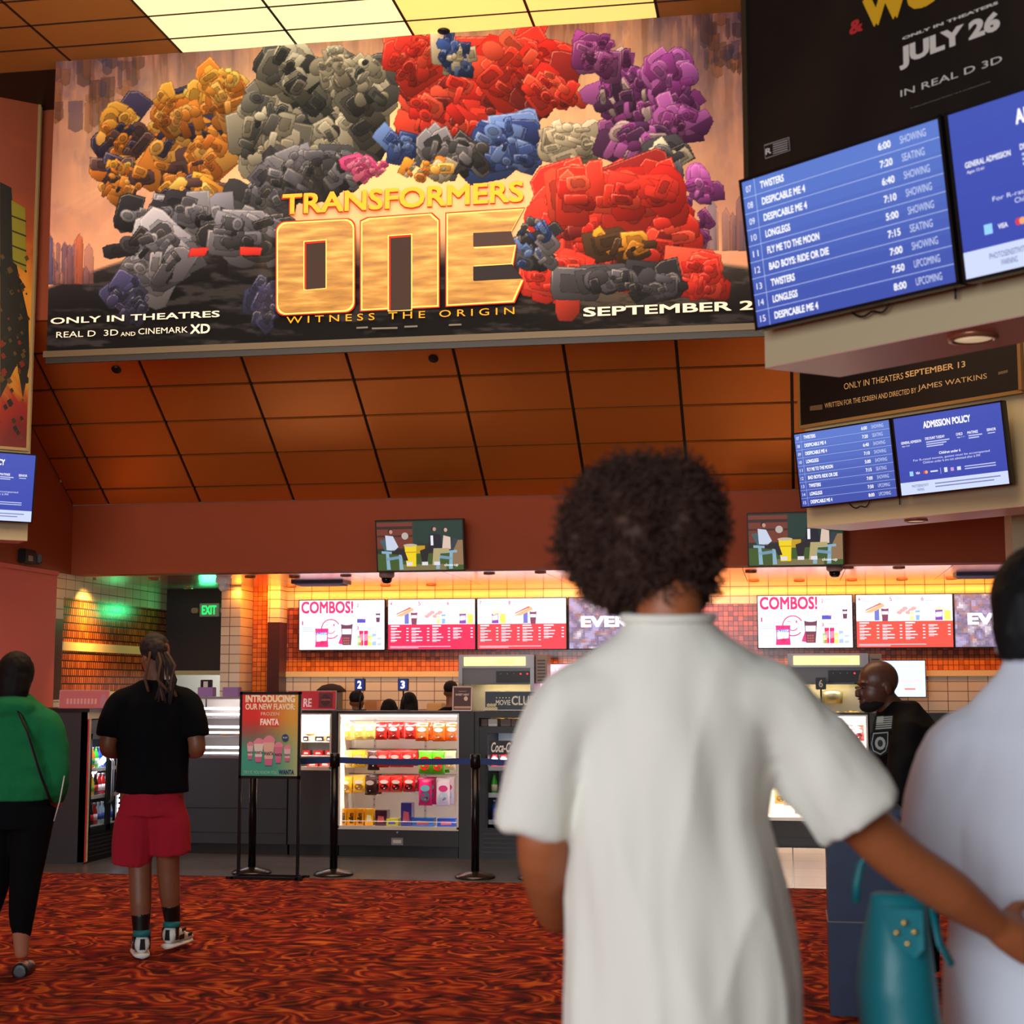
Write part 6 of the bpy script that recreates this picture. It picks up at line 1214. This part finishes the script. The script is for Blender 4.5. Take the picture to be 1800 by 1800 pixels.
for s, L_ in wl.items(): limb2(b, L_, [.085, .065, .055, .036]); limb2(b, [Vector(L_[3])+Vector((0, -.03, -.055)), Vector(L_[3])+Vector((.01, .15, -.07))], [.036, .03])
remesh(b, 'body', .01, pw, SKIN['light'], 5)
GR = mat('green_knit', (10, 118, 66), .95, noise_amt=.15, nscale=50)
b = MB(); torso(b, [(0, 0, .93, .205, .15), (0, 0, 1.0, .21, .155), (0, 0, 1.15, .195, .145), (0, 0, 1.3, .19, .14), (0, 0, 1.38, .19, .12), (0, 0, 1.45, .12, .09), (-.02, 0, 1.5, .085, .08)]); b.ell((-.02, -.07, 1.43), (.13, .08, .07), BLK)
for s in (-1, 1): limb2(b, [(s*.1, 0, 1.35), (s*.17, 0, 1.33), (s*.215, -.02, 1.12), (s*.222, -.0, .99), (s*.175, .15, .94)], [.08, .082, .07, .066, .048])
remesh(b, 'sweater', .011, pw, GR, 6, wr((6, 6, 7), .012, 8))
b = MB()
for s, L_ in wl.items(): limb2(b, [L_[0], L_[1], L_[2], Vector(L_[3])+Vector((0, 0, .1))], [.12, .085, .068, .045])
torso(b, [(0, 0, .78, .19, .145), (0, 0, .96, .18, .13)]); remesh(b, 'leggings', .011, pw, mat('black_leggings', (8, 9, 12), .9, spec=.15), 5)
b = MB(); b.ell((-.03, .02, 1.62), (.098, .112, .115), BH); torso(b, [(-.03, -.04, 1.44, .07, .05), (-.03, -.03, 1.52, .09, .08), (-.03, .0, 1.6, .094, .1)]); remesh(b, 'hair', .009, pw, mat('dark_hair', (18, 11, 9), .7, spec=.25), 4, lambda co, n: .004*noise.noise(Vector((co.x*80, co.y*80, co.z*8))))
b = MB(); b.tube(lint([(.0, -.12, 1.47), (.09, -.158, 1.3), (.16, -.165, 1.1), (.22, -.13, .93)], 4), [(.009, .003)]*13, BLK, seg=8); b.build('bag_strap', pw)
for s, L_ in wl.items():
    b = MB(); p = Vector(L_[3]); limb2(b, [p+Vector((0, -.04, -.07)), p+Vector((0, .06, -.075)), p+Vector((.0, .17, -.08))], [.043, .047, .036]); remesh(b, 'shoe', .008, pw, BLK, 3)
b = MB(); b.tube([(.235, -.02, .97), (.27, -.06, 1.06), (.255, -.08, .93), (.22, -.05, .82)], .003, WHITE, seg=6); b.build('earphone_cable', pw)

# --- security guard leaning on the podium ---
DG = 8.35; pg = thing('person', 'security guard with shaved head and beard in a black jacket facing left', 'person', loc_of(1585, DG), YAW)
kg = DG/F
def qx(px): return (px-1585)*kg
def qz(py): return H+(1210-py)*kg
gh = Vector((qx(1541), -.02, qz(1206))); GRt = Matrix.Rotation(-pi/2+.25, 3, 'Z') @ Matrix.Rotation(.12, 3, 'X')
b = MB(); torso(b, [(.04, 0, .85, .16, .14), (.04, 0, 1.05, .15, .13), (.02, 0, 1.22, .15, .16), (-.0, 0, 1.33, .12, .18), (-.03, 0, 1.4, .07, .09)])
limb2(b, [(.0, 0, 1.36), (qx(1552), -.0, qz(1228))], [.075, .065]); head_shape(b, gh, 1.14, GRt)
garm = [(qx(1580), -.17, qz(1290)), (qx(1562), -.24, qz(1375)), (qx(1548), -.24, qz(1412)), (qx(1505), -.08, 1.01)]
limb2(b, [(0, -.08, 1.3), garm[0]], [.06, .06]); limb2(b, garm, [.06, .055, .05, .034]); hand(b, garm[-1], (-1, .3, -.05), (0, 1, .3), 1, .4)
garm2 = [(qx(1580), .18, 1.3), (qx(1570), .24, 1.12), (qx(1520), .2, 1.01)]; limb2(b, [(0, .08, 1.3), garm2[0]], [.06, .06]); limb2(b, garm2, [.06, .05, .034]); hand(b, garm2[-1], (-1, -.2, -.05), (0, -1, .3), 1, .4)
for s in (-1, 1): limb2(b, [(.05, s*.09, .95), (.05, s*.1, .5), (.06, s*.1, .09)], [.1, .065, .042]); limb2(b, [(.06, s*.1, .05), (-.1, s*.11, .035)], [.042, .035])
fy = gh.y
remesh(b, 'body', .008, pg, [SKIN['deep']], 3)
b = MB(); torso(b, [(.05, 0, .9, .19, .17), (.05, 0, 1.05, .185, .18), (.03, 0, 1.22, .19, .2), (.01, 0, 1.33, .165, .21), (-.005, 0, 1.41, .12, .13), (-.01, 0, 1.46, .088, .088)])
limb2(b, [(.0, -.1, 1.32)]+garm[:3]+[Vector(garm[2]).lerp(Vector(garm[3]), .8)], [.095, .092, .085, .078, .05]); limb2(b, [(.0, .1, 1.32)]+garm2[:2]+[Vector(garm2[1]).lerp(Vector(garm2[2]), .8)], [.09, .085, .075, .05])
JK = mat('black_jacket', (7, 7, 10), .8, spec=.2); remesh(b, 'jacket', .011, pg, JK, 5, wr((7, 7, 5), .012, 5))
b = MB(); torso(b, [(.05, 0, .8, .17, .15), (.05, 0, .98, .17, .15)])
for s in (-1, 1): limb2(b, [(.05, s*.09, .92), (.05, s*.1, .5), (.06, s*.1, .08)], [.12, .09, .07])
remesh(b, 'trousers', .013, pg, JK, 4)
b = MB()
for s in (-1, 1): limb2(b, [(.08, s*.1, .045), (-.08, s*.11, .04), (-.15, s*.11, .035)], [.045, .048, .035])
remesh(b, 'shoes', .01, pg, BLK, 3)
b = MB()
def hp(p): return gh+GRt @ (Vector(p)*1.14)
b.ell(hp((0, -.055, -.085)), (.05, .052, .036), BLK, M=GRt); b.ell(hp((-.04, -.03, -.075)), (.014, .04, .024), BLK, M=GRt); b.ell(hp((.04, -.03, -.075)), (.014, .04, .024), BLK, M=GRt); b.ell(hp((0, -.1, -.048)), (.022, .009, .005), BLK, M=GRt)
remesh(b, 'beard', .006, pg, mat('black_beard', (16, 12, 11), .9), 2)
for s in (-1, 1):
    b = MB(); b.ell(hp((s*.03, -.087, .004)), (.0095, .006, .006), mat('eye_white', (120, 110, 100), .3)); b.ell(hp((s*.032, -.0925, .003)), (.006, .005, .006), BLK); b.build('eye', pg)
    b = MB(); b.ell(hp((s*.032, -.09, .024)), (.018, .007, .004), mat('black_beard'), M=GRt); b.build('eyebrow', pg)
yy = -.345
def patch(pts, name, fn):
    b = MB(); b.add([(qx(x), 0, qz(y)) for x, y in pts], [tuple(range(len(pts)))], PRINT, (16, 16, 18)); fn(b); o = b.build(name, pg); return o
def dq(b, pts, c, off): b.add([(qx(x), -off, qz(y)) for x, y in pts], [tuple(range(len(pts)))], PRINT, c)
def flag(b):
    G = (200, 204, 190)
    for k in range(6): y = 1268+k*3.6; dq(b, [(1528-k*.6, y-1+1), (1554-k*.5, y-2), (1554-k*.5, y), (1528-k*.6, y+2)], G, .004)
    dq(b, [(1528, 1267), (1539, 1266), (1538, 1277), (1526, 1278)], G, .005)
def badge(b):
    G = (190, 200, 190); P_ = [(1521, 1294), (1546, 1292), (1545, 1312), (1541, 1324), (1532, 1330), (1520, 1324), (1517, 1312)]; dq(b, P_, G, .003)
    cx_, cy_ = 1532, 1311; dq(b, [(cx_+(x-cx_)*.9, cy_+(y-cy_)*.9) for x, y in P_], (18, 18, 20), .004)
    dq(b, [(cx_+9*cos(t_*.5236), cy_+11*sin(t_*.5236)) for t_ in range(12)], G, .005); dq(b, [(cx_+4.5*cos(t_*.5236), cy_+6*sin(t_*.5236)) for t_ in range(12)], (60, 62, 60), .006)
o1 = patch([(1524, 1266), (1556, 1264), (1554, 1290), (1522, 1291)], 'flag_patch', flag); o2 = patch([(1517, 1293), (1548, 1291), (1546, 1326), (1532, 1333), (1516, 1326)], 'badge_patch', badge)
PATCHES = [o1, o2]
for o in PATCHES: o.location = (-.04, -.335, .03)

# --- staff behind the counter ---
def staff(px, ytop, Y, label, longhair, hs=.9, face=pi, shirt=None, tall=None):
    d = onY(px, 1210, Y); ztop = onY(px, ytop, Y).z; t = thing('person', label, 'person', (d.x, Y, 0), 0, 'staff behind the counter'); hz = ztop-.125*hs
    b = MB(); torso(b, [(0, 0, .3, .15, .11), (0, 0, hz-.5, .16, .11), (0, 0, hz-.28, .19, .11), (0, 0, hz-.2, .15, .09), (0, 0, hz-.14, .06, .055)]); limb2(b, [(0, 0, hz-.2), (0, .0, hz-.05)], [.055, .05]); head_shape(b, (0, 0, hz), hs, Matrix.Rotation(face, 3, 'Z'))
    for s in (-1, 1): arm = [(s*.19, 0, hz-.27), (s*.22, 0, hz-.5), (s*.1, .15, hz-.52)]; limb2(b, arm, [.055, .045, .03]); hand(b, arm[-1], (0, 1, 0), (-s, 0, .3), .9, .6); limb2(b, [(s*.08, 0, .4), (s*.09, 0, .09), (s*.09, .1, .035)], [.08, .045, .035])
    remesh(b, 'body', .012, t, SKIN['brown'], 4)
    b = MB(); torso(b, [(0, 0, .75, .19, .13), (0, 0, hz-.5, .19, .13), (0, 0, hz-.28, .215, .13), (0, 0, hz-.2, .17, .1), (0, 0, hz-.15, .075, .07)])
    for s in (-1, 1): limb2(b, [(s*.12, 0, hz-.26), (s*.19, 0, hz-.28), (s*.22, 0, hz-.44)], [.075, .075, .065])
    remesh(b, 'shirt', .013, t, DT, 4)
    b = MB(); R = Matrix.Rotation(face, 3, 'Z'); b.ell(R @ Vector((0, .02, .0))+Vector((0, 0, hz+.045)), (.083*hs, .1*hs, .082*hs), BLK, M=R)
    if longhair: torso(b, [(0, -.03, hz-.28, .07, .04), (0, -.03, hz-.1, .1, .07), (0, -.01, hz+.04, .085, .08)])
    remesh(b, 'hair', .01, t, mat('dark_hair'), 4)
    b = MB(); torso(b, [(0, 0, .55, .17, .13), (0, 0, .8, .17, .13)])
    for s in (-1, 1): limb2(b, [(s*.09, 0, .6), (s*.09, 0, .08)], [.1, .06])
    remesh(b, 'trousers', .014, t, BLK, 3); return t
staff(628, 1214, 15.25, 'staff member with short faded hair below the lane sign 2', False)
staff(685, 1229, 14.88, 'low dark head of a staff member between the lane signs', True, .9)
staff(720, 1217, 15.3, 'staff member with long loose hair below the lane sign 3', True)
staff(793, 1197, 15.75, 'taller staff member behind the small brown flyer', False)
